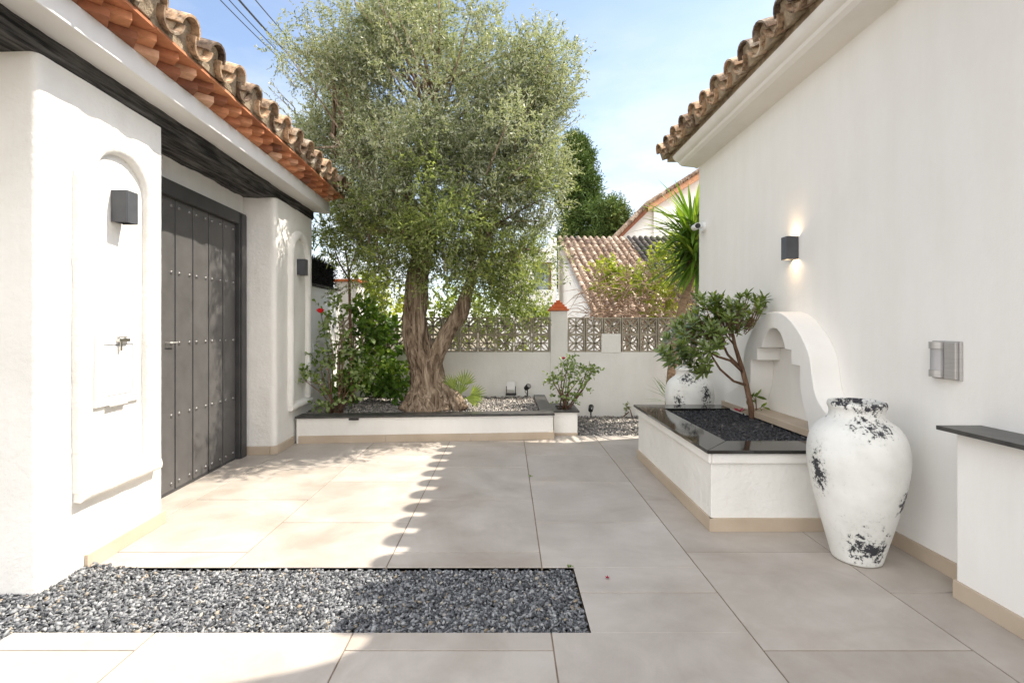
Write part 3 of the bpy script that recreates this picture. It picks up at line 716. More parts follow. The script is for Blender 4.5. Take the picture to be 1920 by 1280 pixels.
# ================================================================== LEFT PLANTER BED
LP = thing('raised_planter', (-.8, 5.6, 0), 'long low planter with slate top holding the old olive tree', 'planter')
def ly(X): return 5.0+(X+2.147)/(2.63)*.19
pa, pb = (-2.17, ly(-2.17)), (.483, ly(.483))
mb = MB(); mb.prism([pa, pb, (.483, 5.33), (pa[0], pa[1]+.14)], -.01, .256); mb.prism([(.37, 5.33), (.483, 5.33), (.483, 6.58), (.37, 6.58)], -.01, .256)
mb.prism([(-2.17, 5.14), (.37, 5.325), (.37, 6.58), (-2.3, 6.58)], -.05, .20)
build('wall', mb, M['stucco'], LP, bevel=.004)
mb = MB()
nseg = 3
for k in range(nseg):
    xa = -2.18+(2.68)*k/nseg+(.001 if k else 0); xb = -2.18+2.68*(k+1)/nseg-.001
    mb.prism([(xa, ly(xa)-.022), (xb, ly(xb)-.022), (xb, ly(xb)+.17), (xa, ly(xa)+.17)], .258, .279)
mb.prism([(.35, ly(.35)+.172), (.50, ly(.5)+.172), (.50, 6.58), (.35, 6.58)], .258, .279)
build('coping', mb, M['slate'], LP, bevel=.003)
lwall('skirting', [(-2.147, ly(-2.147)), (.49, ly(.49))], .078, .013, M['skirt'], LP)
lwall('skirting', [(.483, ly(.483)-.01), (.483, 5.36)], .078, .013, M['skirt'], LP)
mb = MB(); mb.box(-1.63, 4.985, .240, -1.53, 5.008, .259); build('spout', mb, M['black'], LP, bevel=.003)
pts = bedpts(lambda X, Y: (Y > ly(X)+.155) & (X < .36), -2.25, .37, 5.1, 6.58, .232, .023, 2, .007)
tag(stones('gravel', pts, .019, M['gravel_pale']), 'grey and pale gravel spread round the foot of the olive tree', 'gravel', kind='stuff')
CP = thing('corner_planter', (.64, 5.65, 0), 'small white planter block with slate top holding the small red rose', 'planter')
mb = MB()
mb.box(.506, 5.372, -.01, .77, 5.44, .252); mb.box(.506, 5.441, -.01, .55, 5.9, .252); mb.box(.70, 5.441, -.01, .77, 5.9, .252); mb.box(.551, 5.74, -.01, .699, 5.9, .252)
build('wall', mb, M['stucco'], CP, bevel=.003)
mb = MB(); mb.box(.503, 5.352, .254, .79, 5.445, .273); mb.box(.503, 5.446, .254, .555, 5.92, .273); mb.box(.695, 5.446, .254, .79, 5.92, .273); mb.box(.556, 5.73, .254, .694, 5.92, .273)
build('coping', mb, M['slate'], CP, bevel=.003)
mb = MB(); mb.box(.551, 5.442, .0, .699, 5.739, .245); build('soil', mb, M['soil'], CP)
lwall('skirting', [(.50, 5.372), (.772, 5.372)], .03, .01, M['skirt'], CP)
# ================================================================== BACK WALL
BY = 6.6
BW = thing('garden_wall', (0, 6.7, 0), 'white back garden wall topped with two rows of pierced concrete blocks', 'wall')
mb = MB(); mb.box(-2.6, BY, -.06, 6, BY+.16, .853); build('wall', mb, M['stucco'], BW, bevel=.005)
def block(mb, x, z, s, y0=BY+.02, y1=BY+.10):
    """pierced block: square rim, four crossing petals"""
    e = .016
    mb.box(x, y0, z, x+s, y1, z+e); mb.box(x, y0, z+s-e, x+s, y1, z+s); mb.box(x, y0+.001, z+e, x+e, y1-.001, z+s-e); mb.box(x+s-e, y0+.001, z+e, x+s, y1-.001, z+s-e)
    c = Vector((x+s/2, z+s/2)); th = .0075; n = 7
    for (q, R_) in ((0, 0), (1, 0), (2, 0), (3, 0)):
        a = Vector((x+(e if q in (0, 3) else s-e), z+(e if q in (0, 1) else s-e)))     # corner
        ctr = c; ax = (ctr-a); L_ = ax.length; ax.normalize(); px = Vector((-ax.y, ax.x))
        for sg in (1, -1):
            poly_a, poly_b = [], []
            for k in range(n+1):
                tt = k/n; bow = math.sin(PI*tt)*L_*.19*sg; pt = a+ax*L_*tt+px*bow
                poly_a.append(pt+px*th); poly_b.append(pt-px*th)
            for k in range(n):
                vs = []
                for yy in (y0+.012, y1-.012):
                    for pp in (poly_a[k], poly_a[k+1], poly_b[k+1], poly_b[k]): vs.append((pp.x, yy, pp.y))
                mb.add(vs, [(0, 1, 2, 3), (7, 6, 5, 4), (0, 4, 5, 1), (2, 6, 7, 3)], .5)
    for d in ((1, 0), (0, 1)):
        w_ = .0075
        if d == (1, 0): mb.box(x+e, y0+.02, c.y-w_, x+s-e, y1-.02, c.y+w_)
        else: mb.box(c.x-w_, y0+.021, z+e, c.x+w_, y1-.021, z+s-e)
S = .2345; SXW = .2458
pxl = P(1032, 600, BY).x; pxr = P(1064, 600, BY).x
mb = MB()
for i in range(14):
    for j in range(2): block(mb, pxl-SXW*(i+1)+.004, .854+j*S, S)
build('pierced_blocks', mb, M['concrete_block'], BW)
mb = MB()
for i in range(12):
    for j in range(2):
        if i == 2 and j == 0: continue
        block(mb, pxr+.006+SXW*i-(0), .854+j*S, S)
build('pierced_blocks', mb, M['concrete_block'], BW)
# the square plain block standing among the pierced ones
mb = MB(); wx0 = P(1127.5, 0, BY).x; mb.box(wx0+.0, BY-.012, .845, wx0+.262, BY+.145, 1.10); build('plain_block', mb, M['stucco'], BW, bevel=.006)
GP = thing('gate_pillar', (pxl+.115, BY+.08, 0), 'slim white pillar with a stepped orange brick cap in the back wall', 'pillar')
mb = MB(); mb.box(pxl+.001, BY-.016, .0, pxr, BY+.22, 1.41); build('shaft', mb, M['stucco'], GP, bevel=.006)
mb = MB(); zz = 1.412; ww = .135
for k in range(5):
    h = .03; cxp = (pxl+pxr)/2
    mb.box(cxp-ww, BY+.1-ww, zz, cxp+ww, BY+.1+ww, zz+h-.002); zz += h; ww -= .027
build('cap', mb, M['orange_brick'], GP, bevel=.003)
# left boundary wall with black brushwood screen
LB = thing('boundary_wall', (-2.4, 6.2, 0), 'white boundary wall running back from the far pillar, hung with a black brush screen', 'wall')
mb = MB(); mb.box(-2.5, 5.56, -.05, -2.27, 6.58, 1.67); mb.box(-2.275, 5.60, .98, -2.262, 6.1, 1.45); build('wall', mb, M['stucco'], LB, bevel=.006)
mb = MB(); mb.box(-2.265, 5.61, .90, -2.235, 5.68, 1.0); build('switch_box', mb, M['whiteplastic'], LB, bevel=.003)
mb = MB(); mb.box(-2.50, 5.56, 1.672, -2.24, 6.5, 1.70); build('coping', mb, M['tile_dark'], LB)
n = 5200; pos = np.stack([RNG.uniform(-2.45, -2.25, n), RNG.uniform(5.52, 6.36, n), RNG.uniform(1.69, 1.98, n)], 1)
V, Q = leafarr(pos, RNG.normal(size=(n, 3))*.7+np.array([.2, 0, .4]), RNG.normal(size=(n, 3)), np.full(n, .09), np.full(n, .008))
hd = thing('brush_screen', (-2.35, 5.95, 1.70), 'black artificial brush screen panel on top of the left boundary wall', 'screen')
mb = MB(); mb.box(-2.44, 5.56, 1.702, -2.27, 6.34, 1.99); build('backing', mb, M['darkhedge'], hd, bevel=.01)
npmesh('bristles', V, Q, RNG.random(n), M['darkhedge'], hd)
BP = thing('corner_pillar', (-2.5, 7.2, 0), 'pale old wall end with a reddish tile top glimpsed behind the rose bush', 'wall')
mb = MB(); x0_, x1_ = P(628, 0, 7.2).x, P(668, 0, 7.2).x; mb.box(x0_, 7.2, -.07, x1_, 7.6, 1.86); mb.box(x0_-2.5, 7.5, -.07, x0_, 7.7, 1.45); mb.box(x1_, 7.5, -.07, x1_+.55, 7.7, 1.3); build('wall', mb, M['stucco_old'], BP)
mb = MB(); mb.box(x0_-.05, 7.16, 1.862, x1_+.05, 7.64, 1.90); build('cap', mb, M['orange_brick'], BP, bevel=.005)
# ================================================================== NEIGHBOUR HOUSES
NH = thing('neighbour_house', (4, 16, 0), 'low neighbouring house with a long sloping barrel tile roof behind the pierced wall', 'house')
E0, R0 = P(1116, 604, 14), P(1044, 459, 19)
U = (R0-E0).normalized(); Av = Vector((1, .04, 0)).normalized()
cv, cd2 = MB(), MB()
rooftiles(cv, cv, None, E0+Av*.10, Av, U, 11, 18, .245, .085, jit=.008, seg=5)
build('roof_tiles', cv, M['tile_red'], NH, smooth=True, auto=50)
rooftiles(cd2, cd2, None, E0+Av*2.82+Vector((0, 0, .03)), Av, U, 14, 18, .235, .082, jit=.01, seg=5)
build('dark_roof_tiles', cd2, M['tile_dark'], NH, smooth=True, auto=50)
Nn = Av.cross(U).normalized()
mb = MB(); o2 = -Nn*.03; vs = [E0+o2, E0+Av*6+o2, R0+Av*6+o2, R0+o2]; vs += [v-Vector((0, 0, .1)) for v in vs]; mb.add(vs, [(0, 1, 2, 3), (7, 6, 5, 4), (0, 4, 5, 1), (1, 5, 6, 2), (2, 6, 7, 3), (3, 7, 4, 0)]); build('roof_deck', mb, M['stucco_old'], NH)
mb = MB(); a = Vector((E0.x+.06, E0.y+.1, 0)); b_ = Vector((R0.x+.06, R0.y, 0))
def zroof(Y): return E0.z+(Y-E0.y)/(R0.y-E0.y)*(R0.z-E0.z)-.14
vs = [(a.x, a.y, -.07), (b_.x, b_.y, -.07), (b_.x, b_.y, zroof(b_.y)), (a.x, a.y, zroof(a.y))]; vs += [(x+5.8, y, z) for x, y, z in vs]
mb.add(vs, [(0, 1, 2, 3), (7, 6, 5, 4), (0, 3, 7, 4), (1, 5, 6, 2), (2, 6, 7, 3), (0, 4, 5, 1)]); build('wall', mb, M['stucco'], NH)
WH = thing('window_house', (.9, 18.5, 0), 'white house with a brown framed window seen left of the low tiled roof', 'house')
mb = MB(); wl, wr = P(935, 0, 18).x, P(1044, 0, 18).x; wa, wb = P(1001, 491, 18), P(1034, 543, 18)
mb.box(wl, 18, -.07, wa.x, 20, 4.1); mb.box(wb.x, 18, -.07, wr, 20, 4.5); mb.box(wa.x, 18, -.07, wb.x, 20, wb.z); mb.box(wa.x, 18, wa.z, wb.x, 20, 4.1)
build('wall', mb, M['stucco'], WH)
mb = MB(); mb.box(wa.x, 18.14, wb.z, wb.x, 18.2, wa.z); wn = build('window', mb, M['glass'], WH)
mb = MB(); mb.box(wb.x-.09, 18.04, wb.z, wb.x, 18.13, wa.z); mb.box(wa.x, 18.04, wa.z-.07, wb.x-.091, 18.13, wa.z); build('frame', mb, M['woodframe'], wn)
GHs = thing('gabled_house', (6.5, 22, 0), 'tall white gabled house with an orange tile verge rising behind the palm', 'house')
Yg = 22.0
pts_ = [P(1140, 458, Yg), P(1212, 385, Yg), P(1330, 310, Yg), P(1480, 240, Yg)]
mb = MB(); mb.prism([(pts_[0].x, -.07), (pts_[3].x, -.07)]+[(p.x, p.z-.10) for p in pts_[::-1]], Yg+.2, Yg+6, 'y'); build('wall', mb, M['stucco'], GHs)
mb = MB(); mb.box(P(1226, 0, Yg).x, Yg, -.07, P(1340, 0, Yg).x, Yg+.3, P(0, 388, Yg).z); build('buttress', mb, M['stucco'], GHs)
mb, mt = MB(), MB()
for p, q in zip(pts_[:-1], pts_[1:]):
    mb.prism([(p.x-.06, p.z-.34), (q.x, q.z-.34), (q.x, q.z-.02), (p.x-.06, p.z-.02)], Yg-.25, Yg+6, 'y')
    L_ = (q-p).length; n = int(L_/.22)
    for k in range(n):
        a_ = p.lerp(q, k/n); d_ = (q-p).normalized()
        mt.tube([a_+Vector((0, -.33, .03)), a_+d_*.27+Vector((0, -.33, .06))], [.10, .08], 8); mt.tube([a_+Vector((0, -.1, .05)), a_+d_*.27+Vector((0, -.1, .08))], [.10, .08], 8)
build('verge', mb, M['brick'], GHs); build('roof_tiles', mt, M['tile_red'], GHs, smooth=True, auto=50)
# ================================================================== URNS
prof = [(.118, 0), (.135, .004), (.142, .03), (.165, .10), (.198, .20), (.231, .30), (.257, .40), (.270, .48), (.272, .53), (.266, .58), (.248, .63), (.220, .665), (.187, .688), (.160, .702), (.149, .714), (.146, .735), (.149, .752), (.157, .758), (.159, .772), (.155, .785), (.146, .790), (.136, .786), (.132, .77), (.130, .72), (.16, .68), (.2, .6), (.2, .3), (.12, .05)]
def urn(loc, sx, sz, label, blobs):
    mb = MB(); mb.lathe([(r*sx, z*sz) for r, z in prof], loc, 72, wob=.006)
    o = build('urn', mb, urnmat('distressed_whitewash', blobs), None, smooth=True, loc=loc); tag(o, label, 'urn', 'tall whitewashed urns')
    md = o.modifiers.new('s', 'SUBSURF'); md.levels = 1; md.render_levels = 1
    return o
urn((1.805, 2.52, 0), .825, 1.035, 'big whitewashed urn with black flaking patches standing on the paving before the planter',
    [(-.035, -.145, .10, .105, 1.1), (-.03, -.16, .71, .10, .75), (.118, -.160, .34, .06, 1.6), (-.215, -.02, .46, .06, 2.4), (-.02, -.13, .795, .13, .35), (-.11, -.04, .81, .08, .3), (.08, -.09, .80, .08, .3), (.05, .11, .80, .12, .4), (0, 0, .74, .112, .8), (.16, -.12, .44, .05, 1.2)])
urn((1.775, 4.76, 0), .845, 1.02, 'whitewashed urn with black flaking patches half hidden behind the granite rimmed planter',
    [(-.06, -.14, .70, .10, .7), (-.15, -.15, .50, .07, 1.3), (.08, -.20, .55, .07, 1.8), (0, -.12, .78, .08, .5)])
# ================================================================== WALL FITTINGS
pr = thing('motion_sensor', (HW, 2.34, 1.04), 'brushed grey rectangular sensor box with a curved window on the right wall', 'sensor')
mb = MB(); mb.box(HW-.014, 2.275, .945, HW-.001, 2.43, 1.13); build('back_plate', mb, M['steel'], pr, bevel=.003)
mb = MB(); mb.box(HW-.030, 2.285, .950, HW-.015, 2.345, 1.125); build('cover', mb, M['steel'], pr, bevel=.003)
mb = MB(); arc = [(HW-.015, 2.35), (HW-.040, 2.352), (HW-.052, 2.365), (HW-.058, 2.385), (HW-.052, 2.405), (HW-.040, 2.418), (HW-.015, 2.42)]
mb.prism(arc, .955, 1.0-.012); build('housing', mb, M['steel'], pr, smooth=True, auto=35); mb = MB(); mb.prism(arc, 1.092, 1.125); build('housing', mb, M['steel'], pr, smooth=True, auto=35)
mb = MB(); arc2 = [(HW-.015, 2.354), (HW-.036, 2.356), (HW-.047, 2.367), (HW-.052, 2.385), (HW-.047, 2.403), (HW-.036, 2.414), (HW-.015, 2.416)]; mb.prism(arc2, .9885, 1.0915); build('sensor_window', mb, M['grey_plastic'], pr, smooth=True, auto=35)
sc = thing('security_camera', (HW, 5.28, 2.28), 'small white bullet security camera at the far corner of the right wall', 'camera')
def disc_x(mb, x0, x1, y, z, r0, r1, sg=20):
    vs = [(x, y+r*math.cos(2*PI*k/sg), z+r*math.sin(2*PI*k/sg)) for x, r in ((x0, r0), (x1, r1)) for k in range(sg)]
    mb.add(vs, [(k, (k+1) % sg, sg+(k+1) % sg, sg+k) for k in range(sg)]+[tuple(range(sg)), tuple(range(sg, 2*sg))[::-1]])
mb = MB(); disc_x(mb, HW-.001, HW-.03, 5.28, 2.28, .058, .052); mb.tube([(HW-.03, 5.28, 2.28), (HW-.07, 5.27, 2.275), (HW-.10, 5.22, 2.27)], .012, 8); build('bracket', mb, M['whiteplastic'], sc, smooth=True, auto=40)
mb = MB(); mb.tube([(HW-.10, 5.30, 2.275), (HW-.125, 5.14, 2.262)], .033, 16); build('body', mb, M['whiteplastic'], sc, smooth=True, auto=40)
mb = MB(); mb.tube([(HW-.1253, 5.138, 2.262), (HW-.127, 5.13, 2.261)], .027, 16); build('lens', mb, M['black'], sc, smooth=True, auto=40)
# ================================================================== GROUND SPOTLIGHTS
def spot(p, yaw, label, white=False):
    r = thing('garden_spotlight', p, label, 'spotlight', 'small garden spotlights')
    x, y, z = p; mb = MB()
    if white:
        mb.box(x-.055, y-.02, z+.05, x+.055, y+.02, z+.16); build('head', mb, M['whiteplastic'], r, bevel=.006)
        mb = MB(); mb.tube([(x-.06, y, z), (x-.06, y, z+.1)], .006, 6); mb.tube([(x+.06, y, z), (x+.06, y, z+.1)], .006, 6); mb.box(x-.07, y-.02, z-.02, x+.07, y+.02, z+.01); build('stand', mb, M['black'], r)
    else:
        d = Vector((math.sin(yaw), math.cos(yaw), .6)).normalized(); c = Vector((x, y, z+.09))
        mb.tube([c-d*.045, c+d*.035, c+d*.045], [.030, .036, .030], 14); build('head', mb, M['black'], r, smooth=True, auto=40)
        mb = MB(); mb.tube([(x, y, z-.03), (x, y, z+.07)], .008, 8); mb.tube([c-d*.045, c-d*.07+Vector((0, 0, -.03)), Vector((x, y, z-.02))], .004, 6); build('stand', mb, M['black'], r, smooth=True, auto=40)
spot(Vector(P(958, 738, 6.45)), 0, 'white floodlight box on the gravel against the back wall', True)
spot(Vector(P(989, 738, 6.40)), 2.6, 'black spotlight on the gravel bed right of the white floodlight')
spot(Vector(P(1108, 778, 6.35)), .3, 'black spotlight at the foot of the back wall right of the corner planter')
# ================================================================== OLIVE TREE
OT = thing('olive_tree', (-.93, 5.72, .24), 'old gnarled olive tree with silvery green crown and flared split trunk', 'tree')
TY = 5.72
def pathpx(l): return [P(x, y, Y) for x, y, Y in l]
def gnarl(mb, path, rads, seg=40, amp=.2, freq=2.6, seed=0):
    """fluted, twisting bark-ridged limb"""
    from mathutils.geometry import interpolate_bezier
    pts, rr = [], []
    for i in range(len(path)-1):
        m0 = (path[min(i+1, len(path)-1)]-path[max(i-1, 0)])*.5; m1 = (path[min(i+2, len(path)-1)]-path[i])*.5
        for k in range(8):
            s = k/8; h00 = 2*s**3-3*s**2+1; h10 = s**3-2*s**2+s; h01 = -2*s**3+3*s**2; h11 = s**3-s**2
            pts.append(path[i]*h00+m0*h10+path[i+1]*h01+m1*h11); rr.append(rads[i]*(1-s)+rads[i+1]*s)
    pts.append(path[-1]); rr.append(rads[-1])
    n = len(pts); o0 = len(mb.v); ln = 0
    for i, p in enumerate(pts):
        if i: ln += (p-pts[i-1]).length
        d = (pts[min(i+1, n-1)]-pts[max(i-1, 0)]).normalized(); a = d.cross(Vector((0, 1, .1))).normalized(); b_ = d.cross(a)
        for k in range(seg):
            th = 2*PI*k/seg+ln*.9
            nn = mnoise.noise(Vector((math.cos(th)*freq*.5, math.sin(th)*freq*.5, ln*.9+seed)))
            n2 = mnoise.noise(Vector((math.cos(th)*freq*1.5, math.sin(th)*freq*1.5, ln*1.6+seed+7)))
            n3 = mnoise.noise(Vector((math.cos(th)*freq*3.6, math.sin(th)*freq*3.6, ln*4+seed+17)))
            r = rr[i]*(1+amp*nn+amp*.95*(-abs(n2)*1.6+.35)+amp*.35*n3)
            th0 = 2*PI*k/seg
            q = p+a*math.cos(th0)*r+b_*math.sin(th0)*r; mb.v.append(tuple(q))
    for i in range(n-1):
        for k in range(seg): k2 = (k+1) % seg; mb.f.append((o0+i*seg+k, o0+(i+1)*seg+k, o0+(i+1)*seg+k2, o0+i*seg+k2)); mb.t.append(.5)
    mb.f += [tuple(range(o0, o0+seg)), tuple(range(o0+(n-1)*seg, o0+n*seg))[::-1]]; mb.t += [.5, .5]
mb = MB()
gnarl(mb, pathpx([(806, 770, TY), (806, 750, TY), (802, 722, TY), (797, 685, TY), (782, 640, TY), (777, 600, TY), (779, 560, TY), (782, 520, TY), (790, 480, TY)]), [.36, .29, .19, .165, .150, .138, .135, .125, .105], 72, .27)
for (x, y, r0) in ((755, 764, .06), (775, 770, .09), (832, 770, .11), (866, 764, .08), (800, 772, .10)):   # root flares
    gnarl(mb, pathpx([(x, y+6, TY-.22), (x*.75+806*.25, y-18, TY-.14), (x*.3+801*.7, y-55, TY-.05), (797, y-110, TY)]), [r0, r0*.95, r0*.75, r0*.45], 28, .42, seed=x)
trunk = build('trunk', mb, M['bark'], OT, smooth=True)
mb = MB(); gnarl(mb, pathpx([(803, 725, TY-.02), (808, 690, TY-.05), (822, 655, TY-.06), (842, 617, TY-.08), (864, 585, TY-.1), (874, 550, TY-.1), (890, 505, TY)]), [.13, .115, .095, .085, .085, .06, .04], 44, .25, seed=5)
build('limb', mb, M['bark'], OT, smooth=True)
# crown lobes: (x, y, rx, ry in photo pixels, depth offset, depth radius)
lobes = [(800, 190, 215, 165, 0, 1.25), (625, 160, 115, 130, .1, .9), (560, 240, 62, 80, .2, .6), (950, 190, 115, 120, 0, .9), (760, 50, 170, 70, 0, .9), (1010, 185, 62, 72, -.1, .6),
         (655, 320, 95, 95, -.2, .9), (900, 330, 140, 115, -.3, 1.0), (1000, 330, 55, 100, 0, .6), (770, 330, 125, 100, -.55, .7), (690, 255, 65, 75, .2, .7), (705, 425, 105, 72, -.1, .8), (930, 440, 95, 82, 0, .8), (850, 485, 100, 52, -.1, .6), (635, 400, 40, 60, .3, .4), (1000, 450, 40, 60, .3, .5), (920, 540, 55, 32, -.2, .5), (805, 470, 75, 32, -.7, .35), (890, 515, 85, 34, -.5, .4), (680, 500, 85, 42, -.2, .6), (960, 530, 50, 42, -.1, .5), (840, 440, 90, 60, -.7, .5), (730, 520, 28, 25, -.4, .3), (548, 220, 62, 85, 1.1, .5), (610, 330, 65, 75, 1.0, .5), (650, 420, 60, 60, .8, .4), (590, 150, 90, 90, .9, .5)]
cent, rads, tone0 = [], [], []
for (x, y, rx, ry, dyy, ry3) in lobes:
    vol = (rx*ry*ry3)/(215*165*1.25)
    n = int(72*vol**.72)+4
    for k in range(n):
        u = RNG.normal(size=3); u /= np.linalg.norm(u); rr = RNG.random()**.38
        p = P(x+u[0]*rx*rr, y-u[2]*ry*rr, TY); yy_ = TY+dyy+u[1]*ry3*rr; sxp = CX+p.x/yy_*F; syp = CY-(p.z-CH)/yy_*F
        if sxp < 665 and syp > 150 and yy_ < 6.05: continue
        cent.append((p.x, TY+dyy+u[1]*ry3*rr, p.z)); rads.append(.13+.17*RNG.random()**1.5); tone0.append(RNG.random())
cent = np.array(cent); rads = np.array(rads); tone0 = np.array(tone0)
zc = cent[:, 2]; low = zc < P(0, 400, TY).z+RNG.normal(size=len(zc))*.28
hi_ = ~low
lm = MB()
fork = P(792, 480, TY); fork2 = P(885, 505, TY)
mains = []
for (x, y, Y) in [(700, 330, 5.5), (760, 260, 5.2), (830, 250, 5.9), (870, 330, 5.3), (800, 380, 5.2), (740, 400, 6.1), (690, 430, 5.6), (620, 250, 5.7), (820, 150, 5.6)]:
    e = P(x, y, Y); mid = fork.lerp(e, .45)+Vector((random.uniform(-.1, .1), 0, .12)); lm.tube([fork-Vector((0, 0, .12)), fork.lerp(mid, .5)+Vector((random.uniform(-.05, .05), 0, 0)), mid, mid.lerp(e, .6), e], [.085, .07, .055, .04, .02], 8, lump=.2); mains.append((mid, e))
for (x, y, Y) in [(930, 420, 5.5), (960, 330, 5.8), (900, 380, 5.2), (980, 480, 5.9)]:
    e = P(x, y, Y); mid = fork2.lerp(e, .5)+Vector((.03, 0, .1)); lm.tube([fork2-Vector((0, 0, .08)), mid, e], [.055, .04, .015], 8, lump=.2); mains.append((mid, e))
for k in range(0, len(cent), 2):
    c = Vector(cent[k]); s, e = min(mains, key=lambda q: (q[1]-c).length+(q[0]-c).length*.3); st = s.lerp(e, random.random())
    mid = st.lerp(c, .5)+Vector((random.uniform(-.08, .08), random.uniform(-.08, .08), random.uniform(-.02, .1)))
    lm.tube([st, mid, c], [.018, .011, .004], 5)
cr_ = foliage('crown', M['olive'], OT, cent[hi_], rads[hi_], 48, 15, .19, .041, .0135, up=.35, tone0=tone0[hi_])
foliage('lower_foliage', M['olive_low'], OT, cent[low], rads[low], 25, 13, .22, .044, .0145, up=.05, gravity=.8, tone0=tone0[low])
# loose shoots breaking the outline
so_, sd_ = [], []
for (x, y) in [(985, 60), (1005, 40), (1035, 75), (1060, 110), (1075, 145), (1088, 180), (1078, 215), (1070, 250), (1040, 60), (905, 15), (930, 20), (520, 120), (505, 165), (490, 215), (540, 70), (575, 40), (640, 10), (1055, 300), (1062, 350), (500, 260), (600, 560), (1000, 560), (1035, 420), (690, 10), (820, -5)]:
    for q in range(3):
        e = P(x+random.uniform(-14, 14), y+random.uniform(-14, 14), TY+random.uniform(-.4, .4)); c = P(800, 300, TY); so_.append(e); sd_.append((e-c).normalized()+Vector((0, 0, .5)))
pos, dr = [], []
stem = lm
for e, d in zip(so_, sd_):
    d = d.normalized(); L_ = random.uniform(.3, .5); stem.tube([e-d*L_, e-d*L_*.4, e], [.004, .003, .001], 4)
    for k in range(26): pos.append(e-d*L_*(k/26)); s = Vector(RNG.normal(size=3)).normalized(); dr.append(d*.9+s*.7)
pos = np.array(pos); dr = np.array(dr); n = len(pos)
V, Q = leafarr(pos, dr, RNG.normal(size=(n, 3)), .055*(.6+.7*RNG.random(n)), np.full(n, .013)); npmesh('shoots', V, Q, RNG.random(n), M['olive'], OT)
build('branches', lm, M['bark'], OT, smooth=True)
# ================================================================== BED PLANTS
def bush(name, base, label, cat, mat, blobs, per, nleaf, tl, L, W, stems=8, smat='twig', kind='leaf6', **kw):
    r = thing(name, base, label, cat); cs = [tuple(P(x, y, Y)) for (x, y, Y, rr) in blobs]; rs = [rr for (*_, rr) in blobs]
    foliage('leaves', M[mat], r, cs, rs, per, nleaf, tl, L, W, kind=kind, **kw)
    sm = MB(); b_ = Vector(base)
    for k in range(stems):
        c = Vector(cs[k % len(cs)]); s = b_+Vector((random.uniform(-.06, .06), random.uniform(-.05, .05), -.02)); mid = s.lerp(c, .55)+Vector((random.uniform(-.05, .05), random.uniform(-.05, .05), .02))
        sm.tube([s, mid, c], [.009, .007, .003], 6)
    build('stems', sm, M[smat], r, smooth=True); return r
def flower(root, p, R, mat, name='bloom'):
    mb = MB()
    for ring, (n, rr, tilt) in enumerate([(5, 1.0, .5), (5, .8, .9), (4, .55, 1.2), (3, .35, 1.45)]):
        for k in range(n):
            a = 2*PI*k/n+ring*.6; d = Vector((math.cos(a)*math.cos(tilt), math.sin(a)*math.cos(tilt), math.sin(tilt))); s = Vector((-math.sin(a), math.cos(a), 0)); up = d.cross(s)*-1
            c = Vector(p)+d*R*rr*.45; w_ = R*.55*rr+R*.1; vs = [Vector(p), c-s*w_*.7-up*R*.08, c+d*R*.4*rr-s*w_*.55, c+d*R*.55*rr, c+d*R*.4*rr+s*w_*.55, c+s*w_*.7-up*R*.08]
            mb.add(vs, [(0, 1, 2, 3), (0, 3, 4, 5)])
    mb.lathe([(R*.1, -R*.3), (R*.5, -R*.1), (R*.72, R*.2), (R*.62, R*.5), (R*.3, R*.66)], p, 12, wob=.5)
    return build(name, mb, M[mat], root)
r = bush('rose_bush', P(632, 772, 5.35), 'tall leggy rose bush with one bright red bloom beside the far arched pillar', 'rose bush', 'rose',
         [(615, 660, 5.35, .15), (640, 690, 5.3, .17), (665, 660, 5.4, .15), (600, 715, 5.3, .12), (655, 730, 5.25, .13), (625, 610, 5.45, .09), (635, 640, 5.4, .13), (600, 680, 5.4, .11), (683, 700, 5.35, .10), (620, 745, 5.3, .1), (612, 590, 5.45, .04), (570, 712, 5.2, .05), (632, 570, 5.45, .06)], 9, 9, .14, .048, .032, 13, tone0=None)
flower(r, P(601, 584, 5.2), .052, 'petal')
sm = MB(); sm.tube([P(632, 772, 5.35), P(622, 690, 5.4), P(608, 620, 5.42), P(601, 583, 5.2)], [.008, .006, .004, .003], 6); build('flower_stem', sm, M['bush'], r)
sm = MB(); sm.tube([P(622, 745, 5.3), P(600, 720, 5.2), P(566, 712, 5.15)], [.005, .004, .002], 6); build('side_stem', sm, M['twig'], r)
flower(r, P(614, 693, 5.2), .022, 'drypink'); flower(r, P(636, 738, 5.2), .022, 'drypink')
bush('green_bush', P(705, 742, 6.2), 'dense bright green bush between the rose and the olive trunk', 'bush', 'bush',
     [(700, 600, 6.2, .22), (680, 640, 6.2, .2), (725, 640, 6.25, .24), (700, 690, 6.15, .24), (735, 690, 6.1, .2), (675, 700, 6.2, .2), (745, 725, 6.0, .12), (715, 728, 6.1, .15), (655, 720, 6.2, .16), (685, 585, 6.2, .14)], 26, 9, .16, .075, .052, 8)
bush('yellow_shrub', P(720, 560, 8.4)*1, 'sunlit yellow green shrub beyond the back wall left of the trunk', 'shrub', 'yellowleaf',
     [(690, 555, 8.4, .35), (720, 570, 8.5, .4), (745, 590, 8.4, .3), (670, 590, 8.4, .3), (715, 620, 8.4, .4), (685, 535, 8.4, .2)], 34, 9, .2, .075, .045, 6)
bush('back_shrub', Vector((-.1, 8.2, 0)), 'mid green shrub behind the pierced blocks right of the olive trunk', 'shrub', 'olive_low',
     [(850, 560, 8.2, .4), (890, 590, 8.2, .4), (930, 585, 8.2, .35), (960, 600, 8.2, .3), (905, 620, 8.2, .4), (990, 590, 8.2, .22), (850, 610, 8.0, .35), (820, 590, 8.2, .4), (970, 640, 8.0, .3), (1010, 600, 8.0, .2)], 36, 9, .2, .085, .045, 8)
